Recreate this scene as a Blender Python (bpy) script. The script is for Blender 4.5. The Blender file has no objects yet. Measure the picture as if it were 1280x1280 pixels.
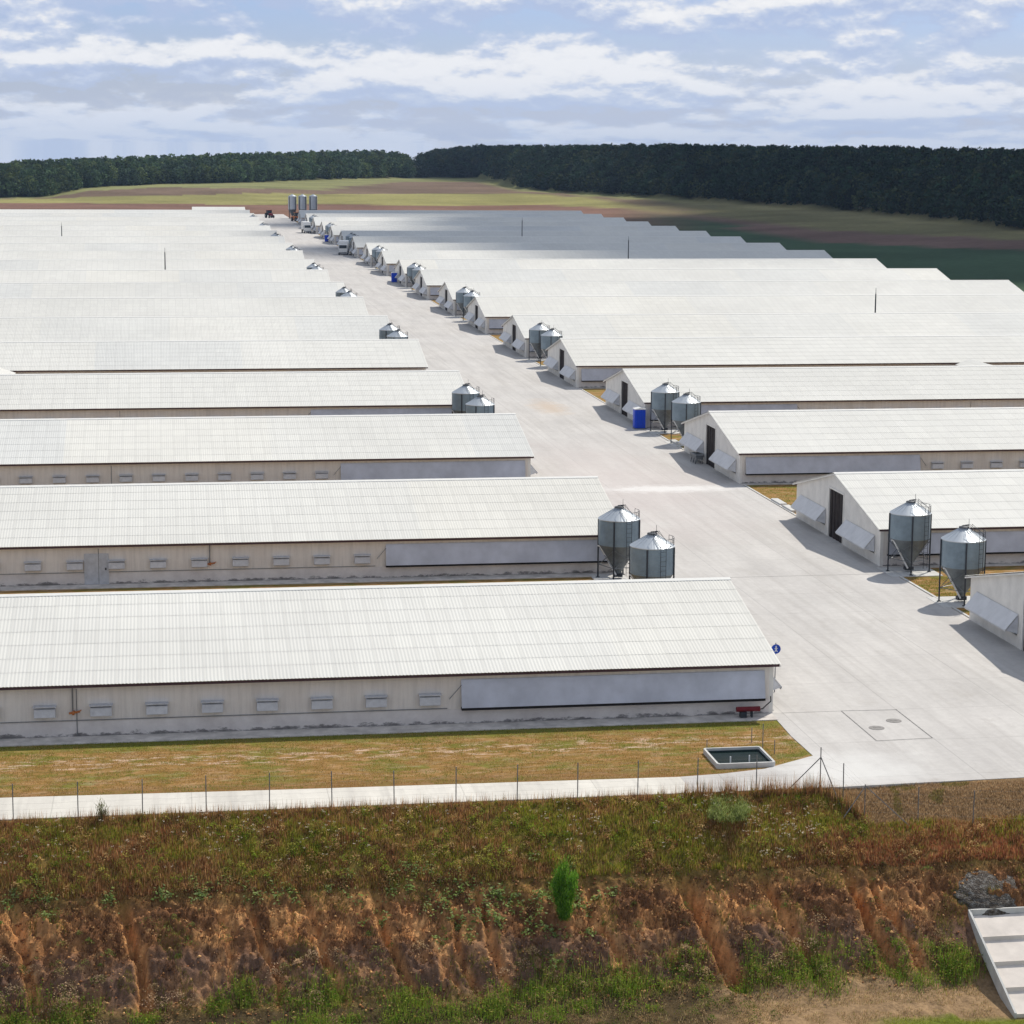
import bpy, bmesh, math, random
import numpy as np
from math import pi, sin, cos, radians
random.seed(7); rng = np.random.default_rng(11)
S = bpy.context.scene
C = S.collection

# ------------------------------------------------------------------ camera
H = 29.0
cam = bpy.data.objects.new('camera', bpy.data.cameras.new('camera')); C.objects.link(cam)
cam.data.lens = 36 * 2765.356 / 1280; cam.data.sensor_width = 36
cam.data.clip_start = 1; cam.data.clip_end = 9000
from mathutils import Matrix, Vector
yaw, pit, rol = 0.15603, 0.16437, 0.00683
fw = Vector((sin(yaw)*cos(pit), cos(yaw)*cos(pit), -sin(pit)))
rt = Vector((cos(yaw), -sin(yaw), 0)); up = rt.cross(fw)
r2 = rt*cos(rol) + up*sin(rol); u2 = up*cos(rol) - rt*sin(rol)
M = Matrix(((r2.x, u2.x, -fw.x, 0), (r2.y, u2.y, -fw.y, 0), (r2.z, u2.z, -fw.z, H), (0, 0, 0, 1)))
cam.matrix_world = M
S.camera = cam

# ------------------------------------------------------------------ materials
def nmat(name):
    m = bpy.data.materials.new(name); m.use_nodes = True
    nt = m.node_tree; b = nt.nodes['Principled BSDF']; b.inputs['Specular IOR Level'].default_value = .25
    return m, nt, b
def N(nt, t, **k):
    n = nt.nodes.new(t)
    for a, v in k.items():
        if a.startswith('_'): setattr(n, a[1:], v)
        else: n.inputs[a.replace('9', ' ')].default_value = v
    return n
def noise(nt, vec, scale, detail=4, rough=.6):
    n = nt.nodes.new('ShaderNodeTexNoise'); n.inputs['Scale'].default_value = scale
    n.inputs['Detail'].default_value = detail; n.inputs['Roughness'].default_value = rough
    nt.links.new(vec, n.inputs['Vector']); return n.outputs['Fac']
def mapping(nt, vec, sc=(1,1,1), loc=(0,0,0)):
    n = nt.nodes.new('ShaderNodeMapping'); n.inputs['Scale'].default_value = sc; n.inputs['Location'].default_value = loc
    nt.links.new(vec, n.inputs['Vector']); return n.outputs[0]
def ramp(nt, fac, stops):
    n = nt.nodes.new('ShaderNodeValToRGB'); nt.links.new(fac, n.inputs[0]); e = n.color_ramp.elements
    while len(e) < len(stops): e.new(.5)
    for q, (p_, c) in zip(e, stops):
        q.position = p_; q.color = (c, c, c, 1) if isinstance(c, (int, float)) else (*c, 1)
    return n.outputs[0]
def mix(nt, fac, a, b, mode='MIX'):
    n = nt.nodes.new('ShaderNodeMix'); n.data_type = 'RGBA'; n.blend_type = mode
    for s_, v in ((n.inputs[0], fac), (n.inputs[6], a), (n.inputs[7], b)):
        if isinstance(v, bpy.types.NodeSocket): nt.links.new(v, s_)
        elif isinstance(v, (int, float)): s_.default_value = v
        else: s_.default_value = (*v, 1)
    return n.outputs[2]
def mth(nt, op, a, b=0., c=0.):
    n = nt.nodes.new('ShaderNodeMath'); n.operation = op
    for i, v in enumerate((a, b, c)):
        if isinstance(v, bpy.types.NodeSocket): nt.links.new(v, n.inputs[i])
        else: n.inputs[i].default_value = v
    return n.outputs[0]
def tex(nt, kind='Object'):
    return nt.nodes.new('ShaderNodeTexCoord').outputs[kind]
def geo(nt):
    return nt.nodes.new('ShaderNodeNewGeometry').outputs['Position']
def bump(nt, b, h, dist=.02, st=.6):
    n = nt.nodes.new('ShaderNodeBump'); n.inputs['Distance'].default_value = dist; n.inputs['Strength'].default_value = st
    nt.links.new(h, n.inputs['Height']); nt.links.new(n.outputs[0], b.inputs['Normal'])
def simple(name, col, rough=.7, metal=0., var=.12, sc=3.):
    m, nt, b = nmat(name); v = tex(nt)
    f = noise(nt, v, sc, 5)
    k = ramp(nt, f, [(.25, 1-var*1.6), (.75, 1+var)])
    nt.links.new(mix(nt, 1., col, k, 'MULTIPLY'), b.inputs['Base Color'])
    b.inputs['Roughness'].default_value = rough; b.inputs['Metallic'].default_value = metal
    return m
MT = {}
# fibre-cement roof
m, nt, b = nmat('roof_cement'); v = tex(nt)
sx = nt.nodes.new('ShaderNodeSeparateXYZ'); nt.links.new(v, sx.inputs[0])
wn = nt.nodes.new('ShaderNodeTexWhiteNoise'); wn.noise_dimensions = '3D'
cmb = nt.nodes.new('ShaderNodeCombineXYZ')
oi = nt.nodes.new('ShaderNodeObjectInfo')
nt.links.new(mth(nt, 'FLOOR', mth(nt, 'DIVIDE', sx.outputs[0], 1.08)), cmb.inputs[0])
nt.links.new(mth(nt, 'FLOOR', mth(nt, 'DIVIDE', sx.outputs[1], 1.56)), cmb.inputs[1])
nt.links.new(oi.outputs['Random'], cmb.inputs[2]); nt.links.new(cmb.outputs[0], wn.inputs[0])
base = ramp(nt, wn.outputs[0], [(0, (.705,.695,.65)), (.6, (.725,.715,.67)), (1, (.74,.73,.68))])
big = ramp(nt, noise(nt, geo(nt), .05, 3), [(.35, .93), (.65, 1.03)])
st = ramp(nt, noise(nt, mapping(nt, v, (2.2, .25, .25)), 1.6, 5, .7), [(.3, .965), (.7, 1.01)])
fx = mth(nt, 'FRACT', mth(nt, 'DIVIDE', sx.outputs[0], 1.08))
seam = ramp(nt, fx, [(0, .89), (.05, .92), (.10, 1.), (1, 1.)])
ay = mth(nt, 'FRACT', mth(nt, 'DIVIDE', mth(nt, 'ABSOLUTE', sx.outputs[1]), 1.56))
lap = ramp(nt, ay, [(0, .96), (.03, .97), (.08, 1.), (1, 1.)])
wn2 = nt.nodes.new('ShaderNodeTexWhiteNoise'); wn2.noise_dimensions = '3D'; cm2 = nt.nodes.new('ShaderNodeCombineXYZ')
nt.links.new(mth(nt, 'FLOOR', mth(nt, 'ADD', mth(nt, 'DIVIDE', sx.outputs[0], 17.3), mth(nt, 'MULTIPLY', oi.outputs['Random'], 9.))), cm2.inputs[0])
nt.links.new(mth(nt, 'FLOOR', mth(nt, 'DIVIDE', sx.outputs[1], 21.)), cm2.inputs[1]); nt.links.new(oi.outputs['Random'], cm2.inputs[2]); nt.links.new(cm2.outputs[0], wn2.inputs[0])
patch_ = ramp(nt, wn2.outputs[0], [(0, (.93,.945,.97)), (.25, (.985,.985,.985)), (.8, (1.,1.,1.)), (1, (1.02,1.01,.99))])
drt = ramp(nt, noise(nt, mapping(nt, v, (1.4, .16, .16)), 1.1, 6, .75), [(.60, 0.), (.78, .22)])
base = mix(nt, drt, base, (.46,.43,.37))
base = mix(nt, 1., base, patch_, 'MULTIPLY')
col = mix(nt, 1., base, big, 'MULTIPLY'); col = mix(nt, 1., col, st, 'MULTIPLY')
col = mix(nt, 1., col, seam, 'MULTIPLY'); col = mix(nt, 1., col, lap, 'MULTIPLY')
nt.links.new(col, b.inputs['Base Color']); b.inputs['Roughness'].default_value = .75
MT['roof'] = m
MT['ridge'] = simple('ridge_cement', (.78,.77,.73), .7, 0, .05)
# rendered wall with stains
m, nt, b = nmat('wall_render'); v = tex(nt); sx = nt.nodes.new('ShaderNodeSeparateXYZ'); nt.links.new(v, sx.inputs[0])
c1 = ramp(nt, noise(nt, v, .7, 5), [(.3, (.74,.68,.62)), (.7, (.82,.77,.71))])
streak = ramp(nt, noise(nt, mapping(nt, v, (3., 3., .22)), 1.4, 5, .65), [(.38, .80), (.58, 1.)])
c1 = mix(nt, .55, c1, streak, 'MULTIPLY')
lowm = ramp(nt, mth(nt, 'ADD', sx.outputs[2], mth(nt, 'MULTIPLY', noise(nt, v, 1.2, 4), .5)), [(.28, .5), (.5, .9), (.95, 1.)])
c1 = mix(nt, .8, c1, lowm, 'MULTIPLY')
nt.links.new(c1, b.inputs['Base Color']); b.inputs['Roughness'].default_value = .9
bump(nt, b, noise(nt, v, 9, 4), .02, .4); MT['wall'] = m
MT['plinth'] = simple('plinth_concrete', (.66,.61,.56), .9, 0, .25, 1.2)
m, nt, b = nmat('plinth_render'); v = tex(nt); sx = nt.nodes.new('ShaderNodeSeparateXYZ'); nt.links.new(v, sx.inputs[0])
c1 = ramp(nt, noise(nt, v, .8, 6, .7), [(.3, (.62,.57,.54)), (.7, (.80,.75,.71))])
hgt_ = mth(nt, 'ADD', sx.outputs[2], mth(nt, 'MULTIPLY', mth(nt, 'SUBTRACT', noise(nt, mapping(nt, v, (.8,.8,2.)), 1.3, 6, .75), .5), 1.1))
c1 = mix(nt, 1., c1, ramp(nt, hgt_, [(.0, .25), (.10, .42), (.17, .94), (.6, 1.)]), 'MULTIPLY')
nt.links.new(c1, b.inputs['Base Color']); b.inputs['Roughness'].default_value = .92
MT['plinthwall'] = m
MT['gable'] = simple('gable_render', (.77,.745,.70), .88, 0, .10, .9)
MT['flap'] = simple('galvanised_flap', (.56,.58,.65), .5, .3, .12, .8)
MT['gflap'] = simple('white_sheet_flap', (.72,.725,.74), .7, 0., .08, 1.)
MT['vent'] = simple('vent_metal', (.62,.63,.66), .6, .1, .12, 3)
MT['dark'] = simple('flap_shade_black', (.02,.018,.018), .9)  # black used only for the shade line under the side flaps
MT['door'] = simple('door_dark_brown', (.035,.026,.024), .8, 0, .4, 2)
MT['bluedoor'] = simple('grey_blue_door', (.52,.54,.58), .6, .1)
MT['fascia'] = simple('fascia_dark', (.09,.05,.055), .8)
MT['grey'] = simple('grey_metal', (.22,.23,.24), .5, .5)
MT['darkmetal'] = simple('dark_metal', (.05,.055,.065), .55, .4)
MT['zinc'] = simple('zinc_sheet', (.24,.30,.34), .45, .35, .14, 1.3)
MT['zincroof'] = simple('zinc_roof', (.50,.54,.58), .40, .45, .06, 1.3)
MT['hopper'] = simple('zinc_hopper', (.18,.20,.21), .5, .3, .2, 1.5)
MT['white'] = simple('white_paint', (.78,.78,.77), .45, 0, .05)
MT['blue'] = simple('blue_plastic', (.01,.07,.62), .4, 0, .1)
MT['red'] = simple('red_paint', (.17,.012,.018), .5)
MT['orange'] = simple('orange_paint', (.50,.17,.05), .6)
MT['rubber'] = simple('rubber', (.02,.02,.02), .85)
MT['glass'] = simple('dark_glass', (.03,.04,.05), .12, 0)
MT['kerb'] = simple('kerb_concrete', (.62,.61,.58), .85, 0, .12, 2)
MT['joint'] = simple('joint_bitumen', (.24,.23,.22), .9, 0, .3, 4)
MT['post'] = simple('fence_post', (.26,.245,.235), .7, .2, .2, 5)
MT['iron'] = simple('manhole_iron', (.29,.275,.26), .8, .2, .2, 9)
MT['signblue'] = simple('sign_blue', (.01,.06,.42), .4)
# concrete pavement (real tone variation: stains, sand, worn band)
def concrete(name, base=(.575,.55,.525), special=False):
    m, nt, b = nmat(name); v = geo(nt)
    c = ramp(nt, noise(nt, v, .12, 5, .6), [(.3, tuple(x*.92 for x in base)), (.7, tuple(x*1.06 for x in base))])
    c = mix(nt, 1., c, ramp(nt, noise(nt, mapping(nt, v, (1., .12, 1.)), .55, 5, .65), [(.3, (.88,.875,.87)), (.62, (1.03,1.03,1.02))]), 'MULTIPLY')
    c = mix(nt, 1., c, ramp(nt, noise(nt, v, 2.2, 5, .7), [(.3, .92), (.7, 1.04)]), 'MULTIPLY')
    c = mix(nt, ramp(nt, noise(nt, mapping(nt, v, (1.,.5,1.)), .35, 6, .75), [(.56, 0.), (.70, .5)]), c, (.43,.40,.365))
    c = mix(nt, ramp(nt, noise(nt, mapping(nt, v, (2.3, .035, 1.)), .8, 4, .6), [(.50, 0.), (.66, .30)]), c, (.40,.375,.345))
    sx = nt.nodes.new('ShaderNodeSeparateXYZ'); nt.links.new(v, sx.inputs[0])
    for ax, w in ((0, 6.1), (1, 6.0)):
        f = mth(nt, 'FRACT', mth(nt, 'DIVIDE', mth(nt, 'SUBTRACT', sx.outputs[ax], 37.35 if ax == 0 else 107.95), w))
        c = mix(nt, 1., c, ramp(nt, f, [(0, .76), (.005, .78), (.010, 1.), (1, 1.)]), 'MULTIPLY')
    if special:
        def blob(cx, cy, rx, ry, colr, nsc, lo, hi, amt):
            nonlocal c
            dx = mth(nt, 'DIVIDE', mth(nt, 'SUBTRACT', sx.outputs[0], cx), rx)
            dy = mth(nt, 'DIVIDE', mth(nt, 'SUBTRACT', sx.outputs[1], cy), ry)
            d = mth(nt, 'SQRT', mth(nt, 'ADD', mth(nt, 'MULTIPLY', dx, dx), mth(nt, 'MULTIPLY', dy, dy)))
            d = mth(nt, 'ADD', d, mth(nt, 'MULTIPLY', mth(nt, 'SUBTRACT', noise(nt, v, nsc, 5, .7), .5), 1.6))
            k = ramp(nt, d, [(lo, amt), (hi, 0.)])
            c = mix(nt, k, c, colr)
        blob(42.3, 243, 2.6, 9, (.56,.44,.33), .5, .2, 1.05, .65)
        blob(39.5, 186, 9, 34, (.62,.53,.50), .12, .3, 1.2, .35)
        blob(42.5, 183, 7.5, 2.4, (.78,.76,.73), .8, .35, 1.0, .75)
        blob(31.5, 97.5, 5, 4, (.74,.73,.70), .4, .2, 1.1, .6)
    nt.links.new(c, b.inputs['Base Color']); b.inputs['Roughness'].default_value = .9
    bump(nt, b, noise(nt, v, 14, 4), .008, .4); return m
MT['conc'] = concrete('road_concrete', special=True)
MT['path'] = concrete('path_concrete', (.70,.665,.60))
MT['pad'] = concrete('pad_concrete', (.66,.65,.63)); MT['chute'] = simple('chute_concrete', (.74,.67,.60), .9, 0, .12, 1.)

def tag(o, label=None, cat=None, group=None, kind=None):
    if label: o['label'] = label
    if cat: o['category'] = cat
    if group: o['group'] = group
    if kind: o['kind'] = kind
    return o
def empty(name, loc=(0,0,0), rz=0):
    o = bpy.data.objects.new(name, None); C.objects.link(o); o.location = loc; o.rotation_euler = (0,0,rz)
    o.empty_display_size = .3; return o
def copy_tree(o, parent=None):
    c = o.copy(); C.objects.link(c)
    if parent: c.parent = parent
    for ch in list(o.children): copy_tree(ch, c)
    return c

class MB:
    def __init__(s): s.v = []; s.f = []
    def quad(s, *p):
        n = len(s.v); s.v += [tuple(q) for q in p]; s.f.append(tuple(range(n, n+len(p)))); return s
    def box(s, x0, x1, y0, y1, z0, z1):
        if x0 > x1: x0, x1 = x1, x0
        n = len(s.v)
        s.v += [(x0,y0,z0),(x1,y0,z0),(x1,y1,z0),(x0,y1,z0),(x0,y0,z1),(x1,y0,z1),(x1,y1,z1),(x0,y1,z1)]
        s.f += [tuple(n+i for i in q) for q in ((0,3,2,1),(4,5,6,7),(0,1,5,4),(1,2,6,5),(2,3,7,6),(3,0,4,7))]; return s
    def prism(s, pts, off):   # polygon extruded by vector
        n = len(s.v); k = len(pts)
        s.v += [tuple(p) for p in pts] + [tuple(a+b_ for a, b_ in zip(p, off)) for p in pts]
        s.f.append(tuple(range(n, n+k))); s.f.append(tuple(range(n+2*k-1, n+k-1, -1)))
        for i in range(k):
            j = (i+1) % k; s.f.append((n+i, n+k+i, n+k+j, n+j))
        return s
    def tube(s, p, q, r, k=6, r2=None):
        p = Vector(p); q = Vector(q); d = (q-p).normalized(); a = d.orthogonal().normalized(); b_ = d.cross(a)
        n = len(s.v); r2 = r if r2 is None else r2
        for c, rr in ((p, r), (q, r2)):
            for i in range(k):
                t = 2*pi*i/k; s.v.append(tuple(c + a*cos(t)*rr + b_*sin(t)*rr))
        for i in range(k):
            j = (i+1) % k; s.f.append((n+i, n+j, n+k+j, n+k+i))
        s.f.append(tuple(n+i for i in reversed(range(k)))); s.f.append(tuple(n+k+i for i in range(k))); return s
    def path(s, pts, r, k=6):
        for a, b_ in zip(pts[:-1], pts[1:]): s.tube(a, b_, r, k)
        return s
    def lathe(s, prof, k=32, cx=0, cy=0, caps=True):
        n = len(s.v)
        for r, z in prof:
            for i in range(k):
                t = 2*pi*i/k; s.v.append((cx+r*cos(t), cy+r*sin(t), z))
        for a in range(len(prof)-1):
            for i in range(k):
                j = (i+1) % k; s.f.append((n+a*k+i, n+a*k+j, n+(a+1)*k+j, n+(a+1)*k+i))
        if caps:
            s.f.append(tuple(n+i for i in reversed(range(k)))); m_ = n+(len(prof)-1)*k; s.f.append(tuple(m_+i for i in range(k)))
        return s
    def build(s, name, mat, parent=None, smooth=False, recalc=True, flipx=False, bevel=0):
        me = bpy.data.meshes.new(name)
        v = [(-x, y, z) for x, y, z in s.v] if flipx else s.v
        me.from_pydata(v, [], s.f); 
        if recalc:
            bm = bmesh.new(); bm.from_mesh(me); bmesh.ops.recalc_face_normals(bm, faces=bm.faces); bm.to_mesh(me); bm.free()
        me.materials.append(mat)
        if smooth: me.shade_smooth()
        o = bpy.data.objects.new(name, me); C.objects.link(o)
        if parent: o.parent = parent
        if bevel:
            md = o.modifiers.new('bevel', 'BEVEL'); md.width = bevel; md.segments = 2; md.limit_method = 'ANGLE'
        return o
def np_mesh(name, V, F, mat, col=None, smooth=False):
    """V (n,3), F (m,k) all faces with k corners; col (n,3) per-vertex colour attribute"""
    me = bpy.data.meshes.new(name); k = F.shape[1]
    me.vertices.add(len(V)); me.vertices.foreach_set('co', V.astype(np.float32).ravel())
    me.loops.add(F.size); me.loops.foreach_set('vertex_index', F.astype(np.int32).ravel())
    me.polygons.add(len(F)); me.polygons.foreach_set('loop_start', np.arange(0, F.size, k, dtype=np.int32))
    me.update(calc_edges=True)
    if col is not None:
        a = me.color_attributes.new('tint', 'FLOAT_COLOR', 'POINT')
        a.data.foreach_set('color', np.concatenate([col, np.ones((len(col), 1))], 1).astype(np.float32).ravel())
    me.materials.append(mat)
    if smooth: me.shade_smooth()
    o = bpy.data.objects.new(name, me); C.objects.link(o); return o

# ------------------------------------------------------------------ numpy noise
PT = rng.random((256, 256))
def vn(x, y):
    xi = np.floor(x).astype(int); yi = np.floor(y).astype(int); fx = x-xi; fy = y-yi
    fx = fx*fx*(3-2*fx); fy = fy*fy*(3-2*fy)
    g = lambda a, b_: PT[a & 255, b_ & 255]
    return (g(xi,yi)*(1-fx)+g(xi+1,yi)*fx)*(1-fy) + (g(xi,yi+1)*(1-fx)+g(xi+1,yi+1)*fx)*fy
def fbm(x, y, o=4, s=0.):
    t = 0; a = .5; n = 0
    for i in range(o):
        t = t + a*vn(x*2**i+17.3*i+s, y*2**i+9.1*i+s*1.7); n += a; a *= .5
    return t/n
def sst(a, b_, x):
    t = np.clip((x-a)/(b_-a), 0, 1); return t*t*(3-2*t)

# ------------------------------------------------------------------ terrain
TAB = [(-0.2369,[963,1048,1084,1087,1090],[0,1,1.5,1.6,1.8]), (-0.0704,[975,1066,1105,1109,1112],[0,1,1.5,1.6,1.8]),
 (-0.0511,[977,1068,1118,1123,1127],[0,1,1.7,1.9,2.2]), (-0.0325,[990,1063,1121,1166,1207],[0,1.2,2.4,4.6,5]),
 (-0.0012,[992,1062,1117,1195,1253],[0,1.3,3,5.8,6.2]), (0.0339,[995,1056,1140,1171,1266],[0,1.2,3.4,6,6.8]),
 (0.0695,[998,1053,1164,1187,1390],[0,1,3.4,5,6.8]), (0.1054,[1000,1043,1180,1392,1489],[0,.8,3.2,6,6.5]),
 (0.1417,[1003,1054,1187,1417,1525],[0,.8,3.2,5.8,6.2]), (0.16,[1005,1070,1199,1245,1280],[0,.8,3,3.8,4]),
 (0.1784,[970,1058,1186,1202,1223],[0,.8,2.5,2.8,3]), (0.2156,[822,964,1035,1099,1137],[0,.6,1.5,2.2,2.5]),
 (0.2915,[541,655,736,864,934],[0,.4,1.2,2.4,3]), (0.4008,[446,587,646,683,698],[0,.5,1.3,2,2.2]),
 (0.6134,[356,527,597,635,654],[0,.5,1.3,2,2.2])]
TT = np.array([t[0] for t in TAB]); TY = np.array([t[1] for t in TAB], float); TZ = np.array([t[2] for t in TAB])
TOPT = np.array([-.25,-.0699,-.0356,-.0009,.0342,.0696,.1018,.1108,.1216,.1416,.1782,.2152,.2526,.2905,.3288,.3989,.62])
TOPS = np.array([-.0098,-.0097,-.0077,-.0065,-.0049,-.0040,-.0031,-.0058,-.0026,-.0005,-.0010,.0000,-.0004,-.0008,-.0006,-.0020,-.003])
def fprof(Y, pts):
    p_ = sorted(pts); return np.interp(Y, [a for a, _ in p_], [b_ for _, b_ in p_])
PL = [(94.75,0),(94.2,-.12),(93.5,-.42),(92,-1.3),(91.2,-1.9),(90.6,-2.35),(89,-3.4),(88,-4.2),(86.3,-5.6),(85,-6.1),(80,-6.5),(60,-8),(-300,-14)]
PR = [(94.9,0),(94.3,-.28),(93.0,-1.3),(92.3,-1.5),(91,-2.2),(88.3,-4.0),(85.5,-5.9),(82,-6.45),(60,-8),(-300,-14)]
GULL = [(22.4,1.0,.6),(25.9,.45,.45),(29.6,.7,.5),(30.9,.5,.35),(-2.0,.65,.45),(3.4,.3,.3),(8.9,.45,.35),(13.1,.4,.35),(5.9,.35,.35),(-6.2,.45,.4),(17.9,.25,.3),(11.6,.3,.3)]
CH = (32.0, 40.5)       # x-range of the concrete chute: keep the soil below it
def gully(X, Y):
    """depth of the erosion rills in the bank"""
    dn = sst(91.3, 89.6, Y + .7*(fbm(X*.9, Y*0+3.3, 3)-.5)) * sst(85.3, 86.8, Y)
    wx = X + .8*(fbm(X*.35+5, Y*.55, 3)-.5) + .09*(Y-88)
    g = np.zeros_like(X)
    for gx, d, w in GULL:
        gg = gx + 0.22*(89-Y) + .5*(fbm(Y*.7+gx*3, Y*0+gx, 3)-.5); ww = w*(.42+.2*(91-Y)/4)
        g = np.maximum(g, d*np.exp(-((wx-gg)/ww)**2))
    rid = 1-np.abs(2*fbm(wx*1.15, Y*.22+7, 4)-1)
    g = g + .16*(sst(.82,.97,rid))*sst(.5,.65,fbm(X*.35,Y*.5,3,9.))
    return 1.6*g*dn, dn
def terrain(X, Y):
    t = sst(28.6, 31.6, X)
    zf = fprof(Y, PL)*(1-t) + fprof(Y, PR)*t
    edge = .35*(fbm(X*.5, Y*.5, 3)-.5)*sst(94.6, 93, Y)
    g, dn = gully(X, Y)
    rough = .55*(fbm(X*1.7, Y*2.1, 4, 3.)-.5)*dn + .42*(fbm(X*4.3, Y*4.6, 3)-.5)*dn + .22*(np.abs(2*fbm(X*2.6+40, Y*3.1, 3)-1)-.3)*dn + .12*(fbm(X*1.6, Y*1.6, 3)-.5)*sst(94.4, 93, Y)
    inside = sst(CH[0]-.5, CH[0]+.1, X)*sst(CH[1]+.5, CH[1]-.1, X)*sst(82, 82.6, Y)*sst(89.0, 88.4, Y)
    zf = zf + edge*(1-inside) - g*(1-inside)*.75 + rough*(1-inside)*(Y < 94.6) - .25*inside
    # far side
    tn = X/np.maximum(Y, 1.)
    far = np.zeros_like(X); YB = [np.interp(tn, TT, TY[:, k]) for k in range(5)]; ZB = [np.interp(tn, TT, TZ[:, k]) for k in range(5)]
    for k in range(4):
        m_ = (Y >= YB[k]) & (Y < YB[k+1]); f = (Y-YB[k])/np.maximum(YB[k+1]-YB[k], 1)
        far = np.where(m_, ZB[k]+(ZB[k+1]-ZB[k])*f, far)
    beyond = 29+np.interp(tn, TOPT, TOPS)*Y-10.0
    f = np.clip((Y-YB[4]-3)/75, 0, 1)**.85
    far = np.where(Y >= YB[4], ZB[4]+(beyond-ZB[4])*f, far)
    far = far + np.where(Y > YB[1], .5*(fbm(X*.02, Y*.02, 3)-.5), 0)
    z = np.where(Y < 96, zf, np.where(Y > 300, far, 0))
    return z, g, dn, YB
def axis(segs):
    out = []
    for a, b_, st in segs: out += list(np.arange(a, b_-1e-6, st))
    out.append(segs[-1][1]); return np.array(out)
AX = axis([(-2500,-700,150),(-700,-100,50),(-100,-14,3),(-14,40.2,.065),(40.2,42,.3),(42,60,2),(60,700,11),(700,1500,50),(1500,3500,200)])
AY = axis([(-300,60,30),(60,80,2),(80,81,.5),(81,84.5,.12),(84.5,94.9,.065),(94.9,95.2,.1),(95.2,110,1.2),(110,430,20),(430,1000,9),(1000,1560,9),(1560,2000,40),(2000,4500,250)])
GX, GY = np.meshgrid(AX, AY)
Z, G, DN, YB = terrain(GX, GY)
# base colours of the real ground covers
def band(c): return np.array(c)[None, None, :]
col = np.zeros(GX.shape+(3,))
dry = fbm(GX*.35, GY*.9, 4, 5.)
grn = fbm(GX*.5, GY*.8, 4, 11.)
site = np.where((dry > .5)[..., None], band((.33,.22,.085)), band((.28,.185,.07)))
col[:] = site
# foreground slope: grass thatch, then soil
slope = np.zeros_like(col); n1 = fbm(GX*.8, GY*.8, 4, 2.); n2 = fbm(GX*3, GY*3, 4, 8.); n3 = fbm(GX*7, GY*5, 3, 4.)
thatch = band((.24,.14,.05))*(1-n1[...,None]) + band((.24,.20,.045))*n1[...,None]
soil = band((.32,.115,.04))*(1-n2[...,None]) + band((.86,.47,.19))*n2[...,None]
darkveg = band((.155,.075,.038))
gl = np.clip(G/.35, 0, 1)[..., None]
patch = sst(.51, .64, fbm(GX*.9, GY*1.3, 5, 31.))[..., None]
bank = darkveg*(1-np.clip(.12+.8*gl+.6*patch, 0, 1)) + soil*np.clip(.12+.8*gl+.6*patch, 0, 1)
bank = bank*(.4+1.2*n3[..., None])
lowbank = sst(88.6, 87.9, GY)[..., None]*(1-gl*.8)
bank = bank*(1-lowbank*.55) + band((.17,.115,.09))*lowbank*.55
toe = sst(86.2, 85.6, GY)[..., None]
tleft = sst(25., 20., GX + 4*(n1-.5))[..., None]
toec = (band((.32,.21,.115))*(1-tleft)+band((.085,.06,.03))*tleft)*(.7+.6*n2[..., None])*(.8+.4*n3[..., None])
gfront = (sst(83.1, 82.4, GY + .5*(n1-.5))*sst(27, 30, GX))[..., None]
toec = toec*(1-gfront) + band((.16,.19,.03))*gfront
d3 = DN[..., None]
slope = thatch*(1-d3) + bank*d3
rightdry = (sst(29.2, 30.6, GX)*sst(91.8, 93.2, GY))[..., None]
slope = slope*(1-rightdry) + (band((.30,.19,.09))*(.7+.6*n2[..., None]))*rightdry
slope = slope*(1-toe) + toec*toe
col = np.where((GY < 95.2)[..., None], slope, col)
# far fields
w = 26*(fbm(GX*.02, GY*.03, 4)-.5)
cg, cr = [], []
TN = GX/np.maximum(GY, 1)
rgt = sst(.19, .26, TN)[..., None]
fn = (.62+.76*fbm(GX*.035, GY*.05, 5, 21.))[..., None]
b0 = band((.20,.115,.085))*(1-rgt) + band((.050,.090,.048))*rgt
b1 = band((.27,.25,.095))*(1-rgt) + band((.16,.105,.085))*rgt
b2 = band((.17,.12,.085))*(1-rgt) + band((.17,.155,.075))*rgt
b3 = band((.23,.23,.10))*(1-rgt) + band((.22,.20,.10))*rgt
lftred = (GY < YB[0])[..., None]
farc = np.where((GY < YB[1]+w*2)[..., None], b0, np.where((GY < YB[2]+w)[..., None], b1, np.where((GY < YB[3]+w)[..., None], b2, b3)))*fn
farc = np.where((GY > YB[4]+4)[..., None], band((.03,.035,.015)), farc)
redz = np.where((GX > 160)[..., None], band((.050,.090,.048)), band((.22,.125,.085)))
farc = np.where(lftred, redz*fn, farc)
isfar = (GY > 850) | ((GX > 158) & (GY > 330))
col = np.where(isfar[..., None], farc, col)
iy, ix = np.meshgrid(np.arange(len(AY)-1), np.arange(len(AX)-1), indexing='ij')
nx = len(AX); i0 = (iy*nx+ix).ravel()
F = np.stack([i0, i0+1, i0+nx+1, i0+nx], 1)
m, nt, b = nmat('ground_soil'); at = nt.nodes.new('ShaderNodeVertexColor'); at.layer_name = 'tint'; v = geo(nt)
sx = nt.nodes.new('ShaderNodeSeparateXYZ'); nt.links.new(v, sx.inputs[0])
# site turf between the barns: dry brown, green tufts, pale bare soil
vs = mapping(nt, v, (.45, 1.2, 1.))
turf = ramp(nt, noise(nt, vs, 1.6, 8, .75), [(.32, (.17,.11,.028)), (.44, (.26,.16,.045)), (.54, (.36,.205,.075)), (.68, (.50,.32,.165))])
gm = ramp(nt, noise(nt, mapping(nt, v, (.5, .9, 1.)), .7, 6, .7), [(.49, 0.), (.60, .65)])
turf = mix(nt, gm, turf, (.15, .19, .03))
pm = ramp(nt, noise(nt, mapping(nt, v, (.55, 1.6, 1.)), 1.3, 6, .7), [(.51, 0.), (.60, .85)])
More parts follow.
